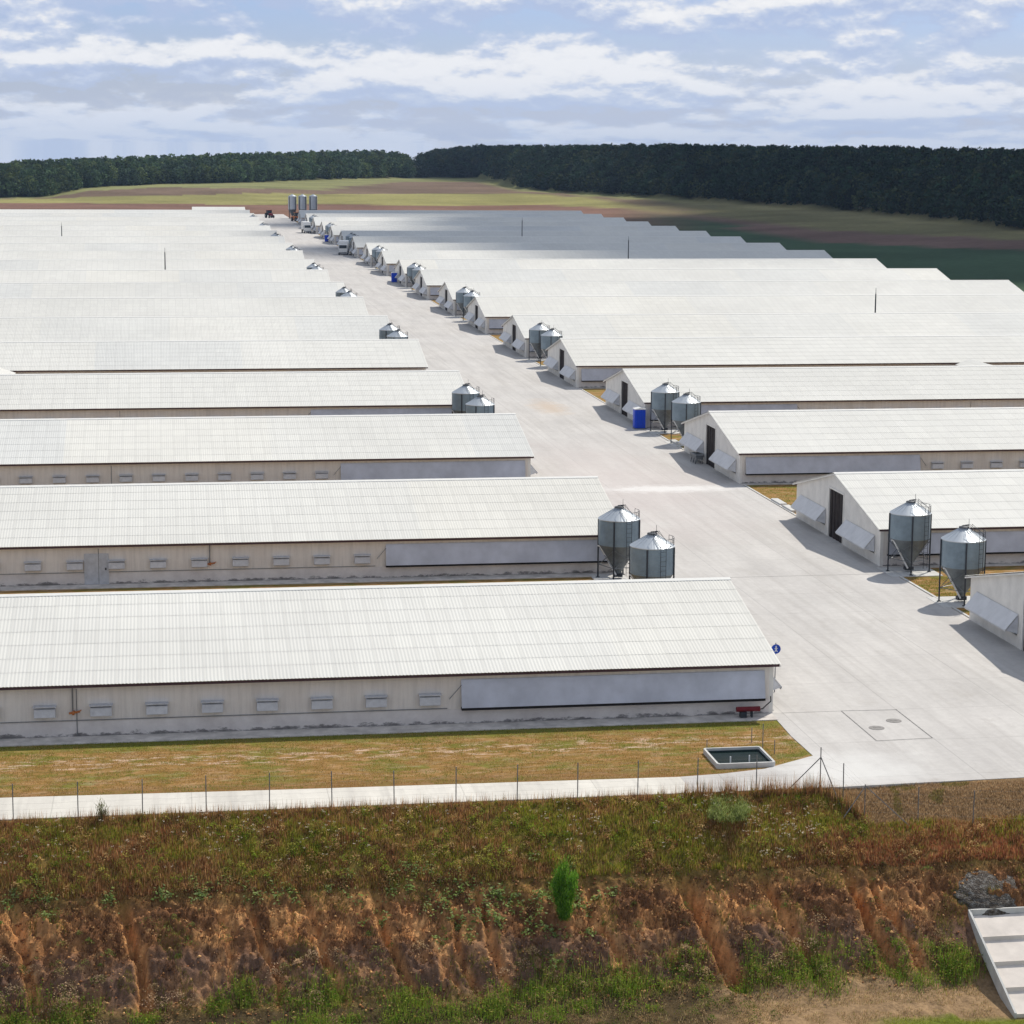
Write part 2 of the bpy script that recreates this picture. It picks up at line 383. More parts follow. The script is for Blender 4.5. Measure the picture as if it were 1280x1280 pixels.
# pale bare soil down the middle of the front strip, greener turf at the wall foot
mid = ramp(nt, mth(nt, 'ABSOLUTE', mth(nt, 'SUBTRACT', sx.outputs[1], 103.2)), [(0., 1.), (.95, 1.), (1., .25)])
turf = mix(nt, mth(nt, 'MULTIPLY', pm, mid), turf, (.66,.48,.36))
wf = ramp(nt, mth(nt, 'MULTIPLY', mth(nt, 'ADD', mth(nt, 'SUBTRACT', sx.outputs[1], 104.9), mth(nt, 'MULTIPLY', noise(nt, v, 1.1, 4), 2.)), .5), [(.55, 0.), (.95, .75)])
isfront = mth(nt, 'LESS_THAN', sx.outputs[1], 109.)
turf = mix(nt, mth(nt, 'MULTIPLY', wf, isfront), turf, (.17,.19,.03))
rim = ramp(nt, mth(nt, 'MULTIPLY', mth(nt, 'ADD', mth(nt, 'SUBTRACT', 99.4, sx.outputs[1]), mth(nt, 'MULTIPLY', noise(nt, v, 1.1, 4), 1.)), .5), [(.35, 0.), (.9, .6)])
turf = mix(nt, mth(nt, 'MULTIPLY', rim, mth(nt, 'LESS_THAN', sx.outputs[0], 27.)), turf, (.24,.13,.055))
c = mix(nt, 1., at.outputs[0], ramp(nt, noise(nt, v, 6, 6, .7), [(.25, .62), (.75, 1.4)]), 'MULTIPLY')
c = mix(nt, 1., c, ramp(nt, noise(nt, v, .4, 4, .6), [(.3, .85), (.7, 1.15)]), 'MULTIPLY')
k1 = mth(nt, 'GREATER_THAN', sx.outputs[1], 95.15); k2 = mth(nt, 'LESS_THAN', sx.outputs[1], 850.); k3 = mth(nt, 'LESS_THAN', sx.outputs[0], 158.)
k = mth(nt, 'MULTIPLY', mth(nt, 'MULTIPLY', k1, k2), k3)
nt.links.new(mix(nt, k, c, turf), b.inputs['Base Color']); b.inputs['Roughness'].default_value = .95; b.inputs['Specular IOR Level'].default_value = .05
bump(nt, b, noise(nt, v, 7, 6, .7), .12, .7)
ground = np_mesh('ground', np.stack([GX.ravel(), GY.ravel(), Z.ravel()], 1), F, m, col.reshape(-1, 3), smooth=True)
tag(ground, kind='structure')
def gz(x, y):
    x = np.atleast_1d(np.asarray(x, float)); y = np.atleast_1d(np.asarray(y, float)); return terrain(x, y)[0]

# ------------------------------------------------------------------ pavements
def slab(name, pts, z, mat, th=.12):
    mb = MB(); mb.prism([(x, y, z-th) for x, y in pts], (0, 0, th)); o = mb.build(name, mat); tag(o, kind='structure'); return o
XL, XR, Y0, P, NR = 30.94, 49.17, 118.5, 38.65, 19
W = 10.48; LEN = 103.8
road = slab('road', [(30.3,94.62),(33,94.75),(39.2,95.0),(60,95.3),(90,95.6),(90,107.7),(49.25,107.7),(49.25,130),(49.3,930),(30.7,930),(30.7,108.2),(30.6,106.85),(30.45,103.5),(30.5,99.9),(29.6,99.3),(27.6,98.0),(25.4,97.45),(23.3,97.2),(23.3,94.62)], .03, MT['conc'])
path = slab('path', [(23.3,94.62),(23.3,97.2),(18,97.3),(5,97.55),(-7.7,97.95),(-30,98.6),(-70,99.6),(-70,94.66)], .026, MT['path'])
ap = MB()
for i in range(NR):
    yw = Y0+i*P-W
    ap.box(XL-LEN, 30.68, yw-1.35, yw+.3, -.1, .045)
    ap.box(49.28, XR+LEN, yw-.9 if i else yw-.25, yw+.3, -.1, .045)
o = ap.build('pavement', MT['plinth']); tag(o, kind='structure')
jb = MB()
for a, b_ in [((34.42,108.0),(34.4,102.1)),((37.36,107.9),(37.34,102.2)),((34.4,102.08),(37.34,102.22)),((34.4,108.0),(37.38,107.85))]:
    d = Vector((b_[0]-a[0], b_[1]-a[1])).normalized(); n_ = Vector((-d.y, d.x))*.035
    jb.prism([(a[0]-n_.x,a[1]-n_.y,.03),(b_[0]-n_.x,b_[1]-n_.y,.03),(b_[0]+n_.x,b_[1]+n_.y,.03),(a[0]+n_.x,a[1]+n_.y,.03)], (0,0,.006))
for y in (107.98, 143.9):
    jb.box(31.2 if y < 110 else 31, 34.35 if y < 110 else 49, y-.02, y+.02, .03, .034)
jb.box(37.5, 60, 108.06, 108.10, .03, .034) if False else None
o = jb.build('slab_joint', MT['joint'], road)
kb = MB()
for (x, y, r) in [(49.75,174.6,.05),(49.75,171.2,-.04),(49.7,212.,0)]:
    kb.box(x-.3, x+.3, y-1.4, y+1.4, 0, .2)
for i in range(NR-1):
    kb.box(49.32, 49.5, Y0+i*P+W, Y0+(i+1)*P-W-.9, -.05, .07)
tag(kb.build('kerb', MT['kerb'], bevel=.02), kind='structure')
for nm, x, y in (('left','35.18','104.45'),('right','36.5','105.7')):
    mb = MB(); mb.lathe([(.40,.03),(.40,.045),(.36,.047)], 28, float(x), float(y)); mb.box(float(x)-.2, float(x)+.2, float(y)-.02, float(y)+.02, .046, .056)
    o = mb.build('manhole_cover', MT['iron'])
    tag(o, 'round iron manhole cover in the marked concrete slab, ' + ('nearer the grass strip' if nm == 'left' else 'nearer the feed silos across the yard'), 'manhole cover', 'manhole covers in the concrete yard')

# ------------------------------------------------------------------ barns
HE, HR, WE = 2.72, 5.11, 10.89      # eave height, ridge height, eave half width
def ztop(y): return HR-.06-(HR-HE)*abs(y)/WE
def roof_mesh(s):
    x0, x1 = -.28, LEN+.28
    step = .045; xs = np.arange(x0, x1, step); wav = .012*np.cos(xs*2*pi/.18)
    Vs, Fs = [], []; base = 0; n = len(xs); rows = 7
    for sd in (-1, 1):
        for r in range(rows):
            y_a = WE*r/rows - (.0 if r == 0 else .12); y_b = WE*(r+1)/rows
            for yy, zo in ((y_a, .010), (y_b, .020)):
                z = HR-(HR-HE)*yy/WE + zo + wav
                Vs.append(np.stack([xs*s, np.full(n, sd*yy), z], 1))
            i = np.arange(n-1)
            q = np.stack([base+i, base+i+1, base+n+i+1, base+n+i], 1)
            if sd*s > 0: q = q[:, ::-1]
            # seen from above the winding must be counter-clockwise
            Fs.append(q[:, ::-1] if True else q); base += 2*n
    return np.concatenate(Vs), np.concatenate(Fs)
def make_barn(s, full=True):
    root = empty('livestock_barn')
    fl = s < 0
    T = .22
    # walls with real openings
    mb = MB()
    def strip(y0, y1, zs):   # gable pieces between y0,y1: zs list of (z0,z1) with z1 None = roof
        for z0, z1 in zs:
            if z1 is None:
                mb.prism([(0,y0,z0),(0,y1,z0),(0,y1,ztop(y1)),(0,y0,ztop(y0))], (T,0,0))
            else: mb.prism([(0,y0,z0),(0,y1,z0),(0,y1,z1),(0,y0,z1)], (T,0,0))
    for sd in (-1, 1):
        q = lambda a, b_: (min(sd*a, sd*b_), max(sd*a, sd*b_))
        strip(*q(W, 9.2), [(0, None)]); strip(*q(9.2, 2.7), [(0, .72), (1.95, None)]); strip(*q(2.7, 1.75), [(0, None)])
        strip(*q(1.75, 0), [(3.72, None)])
    g = mb.build('gable_wall', MT['gable'], root, flipx=fl)
    mb = MB(); mb.prism([(LEN-T,-W,0),(LEN-T,W,0),(LEN-T,W,ztop(W)),(LEN-T,0,ztop(0)),(LEN-T,-W,ztop(W))], (T,0,0))
    zc = ztop(W)
    yf, yb = -W, W-T
    # front wall: long curtain opening .6..16.2, otherwise solid
    mb.box(T, .62, yf, yf+T, 0, zc); mb.box(.62, 16.2, yf, yf+T, 0, .78); mb.box(.62, 16.2, yf, yf+T, 2.28, zc); mb.box(16.2, LEN-T, yf, yf+T, 0, zc)
    mb.box(T, LEN-T, yb, yb+T, 0, zc)
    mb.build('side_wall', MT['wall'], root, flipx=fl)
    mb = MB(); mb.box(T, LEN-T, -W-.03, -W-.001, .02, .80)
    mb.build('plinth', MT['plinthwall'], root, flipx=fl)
    # roof
    V, Fq = roof_mesh(s); o = np_mesh('roof', V, Fq, MT['roof'], smooth=True); o.parent = root
    mb = MB()
    for sd in (-1, 1):
        mb.prism([(-.3, 0, HR+.065), (-.3, sd*.30, HR-.018), (-.3, sd*.30, HR-.050), (-.3, 0, HR+.03)], (LEN+.6, 0, 0))
    mb.build('ridge_cap', MT['ridge'], o, flipx=fl)
    for sd in (-1, 1):
        mb = MB(); mb.box(-.2, LEN+.2, min(sd*(WE-.07), sd*(WE-.14)), max(sd*(WE-.07), sd*(WE-.14)), HE-.15, HE-.03); mb.build('fascia', MT['fascia'], o, flipx=fl)
        for xx in (-.26, LEN+.2):
            mb = MB(); mb.prism([(xx, 0, HR-.05), (xx, sd*(WE-.02), HE-.05), (xx, sd*(WE-.02), HE-.15), (xx, 0, HR-.15)], (.06, 0, 0)); mb.build('barge_board', MT['gable'], o, flipx=fl)
    # gable door: sagging dark sheet
    mb = MB(); n = 14
    for i in range(n):
        y0 = -1.75+3.5*i/n; y1 = y0+3.5/n; x = .06+.03*sin(i*1.9)
        zt = 3.68-.05*abs(sin(i*2.3)); mb.prism([(x, y0, .04), (x, y1, .04), (x, y1, zt), (x, y0, zt)], (.05, 0, 0))
    d = mb.build('door', MT['door'], root, flipx=fl)
    mb = MB(); mb.box(-.05, .02, -1.95, 1.95, 3.72, 3.86); mb.box(-.05, .02, -1.87, -1.76, .05, 3.715); mb.box(-.05, .02, 1.76, 1.87, .05, 3.715)
    mb.build('door_frame', MT['gable'], d, flipx=fl)
    for sd in (-1, 1):
        mb = MB(); a, c_ = sd*2.55, sd*9.3
        mb.prism([(-.02, a, 2.0), (-.02, c_, 2.0), (-.80, c_, 1.08), (-.80, a, 1.08)], (-.025, 0, .03))
        mb.prism([(-.80, a, 1.08), (-.80, c_, 1.08), (-.74, c_, .98), (-.74, a, .98)], (-.02, 0, 0))
        f = mb.build('gable_flap', MT['gflap'], root, flipx=fl)
        for yy in (a, c_):
            mb = MB(); mb.prism([(-.03, yy, 1.95), (-.76, yy, 1.09), (-.03, yy, .85)], (0, .02*sd*(1 if yy == c_ else -1), 0))
            mb.build('flap_cheek', MT['vent'], f, flipx=fl)
    # side curtain: long tilted galvanised flap
    mb = MB(); mb.prism([(.5, -W-.03, 2.32), (16.3, -W-.03, 2.32), (16.3, -W-.36, .92), (.5, -W-.36, .92)], (0, -.03, .01))
    f = mb.build('side_flap', MT['flap'], root, flipx=fl)
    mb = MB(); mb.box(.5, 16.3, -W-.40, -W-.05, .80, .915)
    mb.build('flap_shade_bar', MT['dark'], f, flipx=fl)  # black bar stands in for the shade and open gap below the flap
    if full:
        for k_ in range(14):
            x = 17.9+k_*2.72
            mb = MB()
            mb.prism([(x-.52, -W-.035, 1.62), (x-.52, -W-.34, 1.52), (x-.52, -W-.40, 1.12), (x-.52, -W-.035, 1.02)], (1.04, 0, 0))
            vt = mb.build('vent', MT['vent'], root, flipx=fl, bevel=.015)
            mb = MB(); mb.box(x-.57, x+.57, -W-.42, -W-.03, 1.625, 1.665)
            mb.build('hood', MT['vent'], vt, flipx=fl)
        mb = MB(); mb.box(17, LEN-1, -W-.06, -W-.031, .84, .875); 
        for x in (23.2, 52., 75.): mb.tube((x+12.2, -W-.06, .1), (x+12.2, -W-.06, 2.45), .022)
        mb.tube((16.9, -W-.08, 1.35), (16.3, -W-.25, 2.1), .02)
        mb.build('cable_pipe', MT['grey'], root, flipx=fl)
    return root
ordn = ['first','second','third','fourth','fifth','sixth','seventh','eighth','ninth','tenth','eleventh','twelfth','thirteenth','fourteenth','fifteenth','sixteenth','seventeenth','eighteenth','nineteenth']
def prune(root):
    for ch in list(root.children):
        if ch.name.split('.')[0] in ('vent', 'cable_pipe'):
            for g_ in list(ch.children): bpy.data.objects.remove(g_)
            bpy.data.objects.remove(ch)
protoL, protoR = make_barn(-1), make_barn(1)
farL = copy_tree(protoL); prune(farL); farR = copy_tree(protoR); prune(farR)
for side, pr, fr, X in (('left', protoL, farL, XL-.2), ('right', protoR, farR, XR)):
    for i in range(NR):
        o = pr if i == 0 else (copy_tree(pr) if i < 4 else (fr if i == 4 else copy_tree(fr)))
        o.location = (X, Y0+i*P-(.1 if side == 'right' else 0), 0)
        ex = ''
        if side == 'left' and i == 0: ex = ', by the grass strip and fence'
        if side == 'right' and i == 0: ex = ', cut off by the picture edge'
        if i == NR-1: ex = ', last before the fields'
        tag(o, f'white-roofed barn, {ordn[i]} from the front in the {side} row{ex}', 'barn', f'white-roofed barns {side} of the road')
# short barn closing the left row
mb = MB(); x0, x1 = 10.8, 30.7; yy = Y0+19*P
sb = empty('livestock_barn', (0, yy, 0)); tag(sb, 'short white-roofed barn behind the last long barn left of the road', 'barn', 'white-roofed barns left of the road')
mb.prism([(x0+.3,-W,0),(x0+.3,W,0),(x0+.3,W,ztop(W)),(x0+.3,0,ztop(0)),(x0+.3,-W,ztop(W))], (x1-x0-.6,0,0)); mb.build('wall', MT['wall'], sb)
mb = MB()
for sd in (-1, 1): mb.prism([(x0,0,HR),(x0,sd*WE,HE),(x0,sd*WE,HE+.06),(x0,0,HR+.06)], (x1-x0,0,0))
mb.build('roof', MT['roof'], sb)
# covered links between rows four and five
for X, lab in ((98.7-1.85, 'white covered passage joining two barns far right of the road'), (-19.2-1.85, 'white covered passage joining two barns at the left picture edge')):
    ya, yb_ = Y0+3*P+WE-1.0, Y0+4*P-W-.02
    r_ = empty('covered_passage', (X, ya, 0)); tag(r_, lab, 'passage', 'covered passages between barns')
    L_ = yb_-ya
    mb = MB(); mb.box(.2, .35, 1.3, L_, 0, 2.4); mb.box(3.35, 3.5, 1.3, L_, 0, 2.4); mb.build('wall', MT['wall'], r_)
    mb = MB()
    for sd in (-1, 1): mb.prism([(1.85,0,3.1),(1.85+sd*1.95,0,2.45),(1.85+sd*1.95,0,2.5),(1.85,0,3.16)], (0,L_-.45,0))
    mb.build('roof', MT['roof'], r_)

# ------------------------------------------------------------------ silos
def make_silo():
    root = empty('feed_silo'); R = 1.375; zt, zj = 4.17, 2.42
    prof = []; k_ = 18
    for i in range(k_*2+1):
        prof.append((R+(.012 if i % 2 else -.004), zj+(zt-zj)*i/(k_*2)))
    MB().lathe(prof, 40).build('body', MT['zinc'], root, smooth=False)
    cone = MB().lathe([(R+.05, zt-.03), (R+.055, zt+.02), (.28, zt+.70), (.27, zt+.74)], 40).build('cone_roof', MT['zincroof'], root)
    mb = MB(); mb.lathe([(.33, zt+.742), (.33, zt+.80), (.06, zt+.87)], 20); mb.tube((-.1,0,zt+.86), (.35,.05,zt+.90), .05); mb.build('lid', MT['darkmetal'], cone)
    mb = MB()
    for i in range(20):
        t = 2*pi*i/20+.1; mb.tube((cos(t)*(R+.03), sin(t)*(R+.03), zt+.03), (cos(t)*.3, sin(t)*.3, zt+.71), .014, 4)
    mb.build('roof_rib', MT['zincroof'], cone)
    MB().lathe([(R-.005, zj-.002), (R-.03, zj-.06), (.20, .48), (.20, .22)], 40).build('hopper', MT['hopper'], root)
    mb = MB(); mb.box(-.3,.3,-.22,.22,.18,.42); mb.build('outlet_box', MT['darkmetal'], root)
    th0 = radians(-12)
    for i in range(4):
        t = th0+i*pi/2; x, y = cos(t)*(R+.045), sin(t)*(R+.045)
        mb = MB(); mb.box(-.045,.045,-.045,.045,.05,zt-.04); mb.box(-.12,.12,-.12,.12,.05,.08)
        o = mb.build('leg', MT['darkmetal'], root); o.location = (x, y, 0); o.rotation_euler = (0,0,t)
    mb = MB()
    for i in range(4):
        a, c_ = th0+i*pi/2, th0+(i+1)*pi/2; Rb = R+.03
        pa, pc = (cos(a)*Rb, sin(a)*Rb), (cos(c_)*Rb, sin(c_)*Rb)
        mb.tube((*pa, 2.2), (*pc, .9), .022, 5); mb.tube((*pc, 2.2), (*pa, .9), .022, 5); mb.tube((*pa, .95), (*pc, .95), .025, 5)
    mb.build('brace', MT['grey'], root)
    # ladder up the yard side, with hoop rails over the cone
    mb = MB(); t = radians(-62)
    ux, uy = cos(t), sin(t); tx, ty = -uy, ux; rr = R+.14
    for sg in (-.19, .19):
        mb.tube((ux*rr+tx*sg, uy*rr+ty*sg, .5), (ux*rr+tx*sg, uy*rr+ty*sg, zt+.5), .018, 5)
        mb.tube((ux*rr+tx*sg, uy*rr+ty*sg, zt+.5), (ux*.5+tx*sg, uy*.5+ty*sg, zt+1.02), .016, 5)
        mb.tube((ux*rr+tx*sg, uy*rr+ty*sg, zt+.05), (ux*.5+tx*sg, uy*.5+ty*sg, zt+.62), .014, 5)
        mb.tube((ux*.5+tx*sg, uy*.5+ty*sg, zt+.55), (ux*.5+tx*sg, uy*.5+ty*sg, zt+1.02), .014, 5)
    for z in np.arange(.7, zt, .3): mb.tube((ux*rr-tx*.19, uy*rr-ty*.19, z), (ux*rr+tx*.19, uy*rr+ty*.19, z), .012, 4)
    mb.build('ladder', MT['darkmetal'], root)
    mb = MB()
    t2 = radians(15); pts = []
    for i in range(6):
        a = radians(-50+i*18); x, y = cos(a)*(R+.0), sin(a)*(R+.0)
        mb.tube((x, y, zt-.02), (x, y, zt+.55), .014, 5); pts.append((x, y, zt+.55))
    mb.path(pts, .014, 5); mb.path([(x, y, z-.25) for x, y, z in pts], .011, 5)
    mb.tube(pts[0], (.25, -.2, zt+1.0), .013, 5); mb.tube((.25,-.2,zt+.6), (.25,-.2,zt+1.35), .014, 5)
    mb.build('guard_rail', MT['darkmetal'], root)
    mb = MB(); mb.tube((-.15,-.25,.32), (-1.25,-.35,2.3), .06, 8); mb.tube((-1.25,-.35,2.3), (-1.42,-.36,2.35), .05, 8)
    mb.build('fill_pipe', MT['white'], root)
    return root
silo0 = make_silo(); first = True
pads = MB()
for side in ('left', 'right'):
    for i in range(0, 18, 2):
        for k_, dy in (('rear', 25.95), ('front', 15.6)):
            y = Y0+i*P+dy; x = (50.55 if side == 'right' else 30.05)
            if side == 'right' and i >= 2: y += -1.0 if k_ == 'rear' else 0
            o = silo0 if first else copy_tree(silo0)
            o.location = (x, y, 0); o.rotation_euler = (0, 0, 0 if side == 'right' else -.22)
            first = False
            pads.box(x-1.75 if side == 'right' else x-1.7, x+1.9 if side == 'right' else x+.62, y-1.7, y+1.7, -.05, .05)
            bn = f'the {ordn[i]} and {ordn[i+1]} barns'
            tag(o, f'{k_} grey silo of the pair between {bn} {side} of road', 'silo', 'galvanised feed silos beside the road')
tag(pads.build('silo_pavement', MT['pad']), kind='structure')
# three tall far silos
def make_tall():
    root = empty('tall_silo'); R = 1.6
    prof = [(R+(.02 if i % 2 else 0), 3.6+5.1*i/24) for i in range(25)]
    MB().lathe(prof, 28).build('body', MT['zincroof'], root)
    MB().lathe([(R+.06, 8.7), (.35, 9.35), (.3, 9.5)], 28).build('cone_roof', MT['zincroof'], root)
    MB().lathe([(R-.02, 3.59), (.3, 1.1), (.3, .9)], 28).build('hopper', MT['hopper'], root)
    for i in range(4):
        t = pi/4+i*pi/2; mb = MB(); mb.box(-.08,.08,-.08,.08,0,8.6); o = mb.build('leg', MT['darkmetal'], root); o.location = (cos(t)*(R+.1), sin(t)*(R+.1), 0)
    return root
tl = make_tall()
for i, x in enumerate((50.0, 54.0, 58.2)):
    o = tl if i == 0 else copy_tree(tl); o.location = (x, 876+i*.5, 0)
    tag(o, f"{['leftmost','middle','rightmost'][i]} of the three tall grey silos standing at the far end of the road", 'silo', 'three tall silos at the road end')

# ------------------------------------------------------------------ vehicles and cabins far down the road
def wheel(root, x, y, r, w_=.28):
    mb = MB(); mb.tube((x-w_/2, y, r), (x+w_/2, y, r), r, 18); o = mb.build('wheel', MT['rubber'], root)
    mb = MB(); mb.tube((x-w_/2-.01, y, r), (x+w_/2+.01, y, r), r*.5, 12); mb.build('rim', MT['grey'], o)
def make_truck():
    r_ = empty('box_truck')
    MB().box(-1.25,1.25,.2,6.6,1.15,3.6).build('cargo_box', MT['white'], r_, bevel=.05)
    cb = MB().prism([(-1.15,-1.75,.6),(-1.15,.05,.6),(-1.15,.05,2.75),(-1.15,-1.2,2.75),(-1.15,-1.75,1.75)], (2.3,0,0)).build('cab', MT['white'], r_, bevel=.06)
    MB().prism([(-1.0,-1.77,1.8),(1.0,-1.77,1.8),(1.0,-1.26,2.6),(-1.0,-1.26,2.6)], (0,-.02,.01)).build('windscreen', MT['glass'], cb)
    for s_ in (-1,1):
        MB().box(s_*1.155,s_*1.17,-1.2,-.2,1.7,2.4).build('side_window', MT['glass'], cb)
        MB().box(s_*.7,s_*1.05,-1.80,-1.752,.85,1.05).build('headlight', MT['white'], cb)
    MB().box(-.9,.9,-1.4,6.4,.75,1.12).build('chassis', MT['darkmetal'], r_)
    MB().box(-1.2,1.2,-1.95,-1.80,.45,.75).build('bumper', MT['grey'], r_)
    for s_ in (-1,1):
        for y in (-.9, 4.6, 5.6): wheel(r_, s_*1.05, y, .5)
    return r_
tr = make_truck(); tr.location = (46.9, 588.5, .03); tr.rotation_euler = (0,0,-.12)
tag(tr, 'white box truck parked by the gable where the shaded stretch of road ends', 'truck', 'white trucks on the road')
t2 = copy_tree(tr); t2.location = (46.6, 733, .03); t2.rotation_euler = (0,0,.05); tag(t2, 'white box truck furthest down the road, near the three tall silos', 'truck', 'white trucks on the road')
def make_tractor():
    r_ = empty('tractor')
    MB().prism([(-.45,-2.0,.8),(-.45,.1,.8),(-.45,.1,1.6),(-.45,-1.9,1.45)], (.9,0,0)).build('bonnet', MT['red'], r_, bevel=.05)
    cb = MB().prism([(-.8,.1,.9),(-.8,1.6,.9),(-.8,1.5,2.5),(-.8,.3,2.5)], (1.6,0,0)).build('cab', MT['glass'], r_)
    MB().box(-.9,.9,.15,1.65,2.5,2.65).build('roof', MT['red'], cb)
    for s_ in (-1,1):
        wheel(r_, s_*1.0, 1.1, .85, .45); wheel(r_, s_*.8, -1.5, .5, .3)
    MB().tube((.2,-1.2,1.5),(.2,-1.2,2.3),.05).build('exhaust', MT['darkmetal'], r_)
    return r_
t = make_tractor(); t.location = (41.6, 884, .03); t.rotation_euler = (0,0,.3); t.scale = (1.15,1.15,1.15)
tag(t, 'dark red tractor standing on the bare soil at the far end of the road', 'tractor')
def make_loader():
    r_ = empty('wheel_loader')
    MB().box(-1,1,-.4,2.6,.8,1.9).build('body', MT['orange'], r_, bevel=.08)
    cb = MB().box(-.8,.8,-.2,1.3,1.9,3.2).build('cab', MT['glass'], r_); MB().box(-.9,.9,-.3,1.4,3.2,3.35).build('roof', MT['orange'], cb)
    mb = MB()
    for s_ in (-.6,.6): mb.prism([(s_-.08,-.3,1.9),(s_-.08,-2.6,1.0),(s_-.08,-2.6,.75),(s_-.08,-.3,1.5)], (.16,0,0))
    mb.build('lift_arm', MT['orange'], r_)
    MB().prism([(-1.2,-2.5,.2),(-1.2,-3.4,.25),(-1.2,-2.7,.45),(-1.2,-2.5,1.2)], (2.4,0,0)).build('bucket', MT['darkmetal'], r_)
    for s_ in (-1,1):
        for y in (-1.0,2.0): wheel(r_, s_*1.05, y, .75, .5)
    return r_
t = make_loader(); t.location = (50.0, 846, .03); t.rotation_euler = (0,0,.4)
tag(t, 'orange wheel loader with a dark bucket below the tall silos', 'wheel loader')
def make_cabin():
    r_ = empty('portable_toilet')
    MB().box(-.55,.55,-.55,.55,.12,2.05).build('body', MT['blue'], r_, bevel=.03)
    MB().prism([(-.6,-.6,2.05),(.6,-.6,2.05),(.6,-.6,2.13),(0,-.6,2.24),(-.6,-.6,2.13)], (0,1.2,0)).build('roof', MT['white'], r_)
    d = MB().box(-.585,-.555,-.42,.42,.2,1.95).build('door', MT['blue'], r_); MB().box(-.62,-.587,.25,.33,1.0,1.15).build('handle', MT['white'], d)
    mb = MB()
    for x in (-.4,-.2,.0,.2,.4): mb.box(x-.02,x+.02,-.575,-.552,.2,1.95)
    mb.build('panel_rib', MT['blue'], r_); MB().box(-.58,.58,-.58,.58,.03,.115).build('base', MT['grey'], r_)
    return r_
c0 = make_cabin()
for i, (x, y, l) in enumerate([(48.45,223.4,'bright blue portable toilet beside the silo pair nearest to it, before the third right barn'),(48.3,470.5,'blue portable toilet halfway down the right side of the road'),(48.3,668,'blue portable toilet farthest down the right side of the road, behind the truck')]):
    o = c0 if i == 0 else copy_tree(c0); o.location = (x, y, 0); o.scale = (1.0,)*3; tag(o, l, 'portable toilet', 'blue portable toilets along the road')
# feed trolley under a gable flap
r_ = empty('feed_trolley', (48.5, 198.2, .03)); tag(r_, 'small metal feed trolley by the gable flap of the third right barn', 'trolley')
mb = MB(); mb.prism([(-.3,-1.1,.45),(.3,-1.1,.45),(.4,-1.2,.85),(-.4,-1.2,.85)], (0,2.3,0)); mb.build('tray', MT['grey'], r_)
mb = MB()
for yy in (-.9,0,.9): mb.tube((-.35,yy,0),(-.25,yy,.45),.03); mb.tube((.35,yy,0),(.25,yy,.45),.03)
mb.build('leg', MT['darkmetal'], r_)

# ------------------------------------------------------------------ masts
def mast(x, y, h):
    r_ = empty('lightning_mast', (x, y, 0))
    mb = MB(); mb.tube((0,0,0),(0,0,h-.9),.14,8,.10); mb.build('pole', MT['darkmetal'], r_)
    mb = MB(); mb.tube((0,0,h-.9),(0,0,h),.05,6,.025); mb.build('tip', MT['darkmetal'], r_)
    return r_
for x, y, h, l in [(.2,446,8.5,'thin dark mast rising from the gap behind the ninth left barn'),(-26.6,601,8.0,'thin dark mast farthest left among the far left barns'),(108.6,330,7.6,'thin dark mast between the sixth and seventh right barns'),(102.1,485,9.2,'thin dark mast at the near edge of the shaded right roofs'),(96.8,601,9.6,'thin dark mast in the middle of the shaded far right roofs')]:
    tag(mast(x, y, h), l, 'mast', 'thin masts among the barns')

# ------------------------------------------------------------------ things near the first barn
s_ = empty('round_sign', (32.05, 112.3, 0)); tag(s_, 'round blue pedestrian sign on a post behind the near corner of the first left barn', 'sign')
MB().tube((0,.04,0),(0,.04,2.75),.03,8).build('post', MT['grey'], s_)
d = MB().tube((0,0,2.42),(0,-.025,2.42),.26,28).build('sign_disc', MT['signblue'], s_)
mb = MB(); y = -.028
mb.tube((0,y,2.57),(0,y-.006,2.57),.035,12); 
for a, b_, w_ in [((0,2.53),(.0,2.42),.03),((0,2.43),(.07,2.26),.022),((0,2.43),(-.07,2.26),.022),((0,2.51),(.09,2.44),.016),((0,2.51),(-.08,2.45),.016)]:
    mb.tube((a[0],y-.004,a[1]),(b_[0],y-.004,b_[1]),w_,6)
mb.build('walking_figure', MT['white'], d)
p_ = empty('pressure_tank', (29.25, 107.35, .05)); tag(p_, 'dark red cylinder tank lying on a stand against the first left barn', 'tank')
MB().tube((-.62,0,.42),(.62,0,.42),.13,16).build('cylinder', MT['red'], p_)
MB().box(.15,.23,-.12,.12,0,.3).build('foot', MT['darkmetal'], p_); MB().box(-.42,-.1,-.16,.16,.0,.3).build('pump', MT['darkmetal'], p_)
mb = MB(); mb.path([(.6,0,.38),(.8,.05,.42),(1.28,.3,.72),(1.3,.42,.95)], .028); mb.build('hose', MT['rubber'], p_)
p_ = empty('valve_pipe', (-4.85, 107.93, 0)); tag(p_, 'small orange valve with a thin riser pipe on the first left barn wall', 'valve')
MB().tube((0,0,1.28),(.0,0,2.55),.035,8).build('riser', MT['grey'], p_)
mb = MB(); mb.tube((-.18,-.05,1.25),(.34,-.05,1.33),.055,8); mb.tube((.02,-.1,1.2),(.02,.06,1.35),.07,8); mb.tube((.2,-.1,1.28),(.42,-.12,1.42),.03,6); mb.build('valve_body', MT['orange'], p_)
p_ = copy_tree(p_); p_.location = (-.55+3.2, 107.93+P, 0); tag(p_, 'small orange valve with a riser pipe on the second left barn wall', 'valve')
# side door of second barn
d_ = MB().box(-5.6,-4.0,Y0+P-W-.07,Y0+P-W-.035,.05,2.1).build('side_door', MT['bluedoor'])
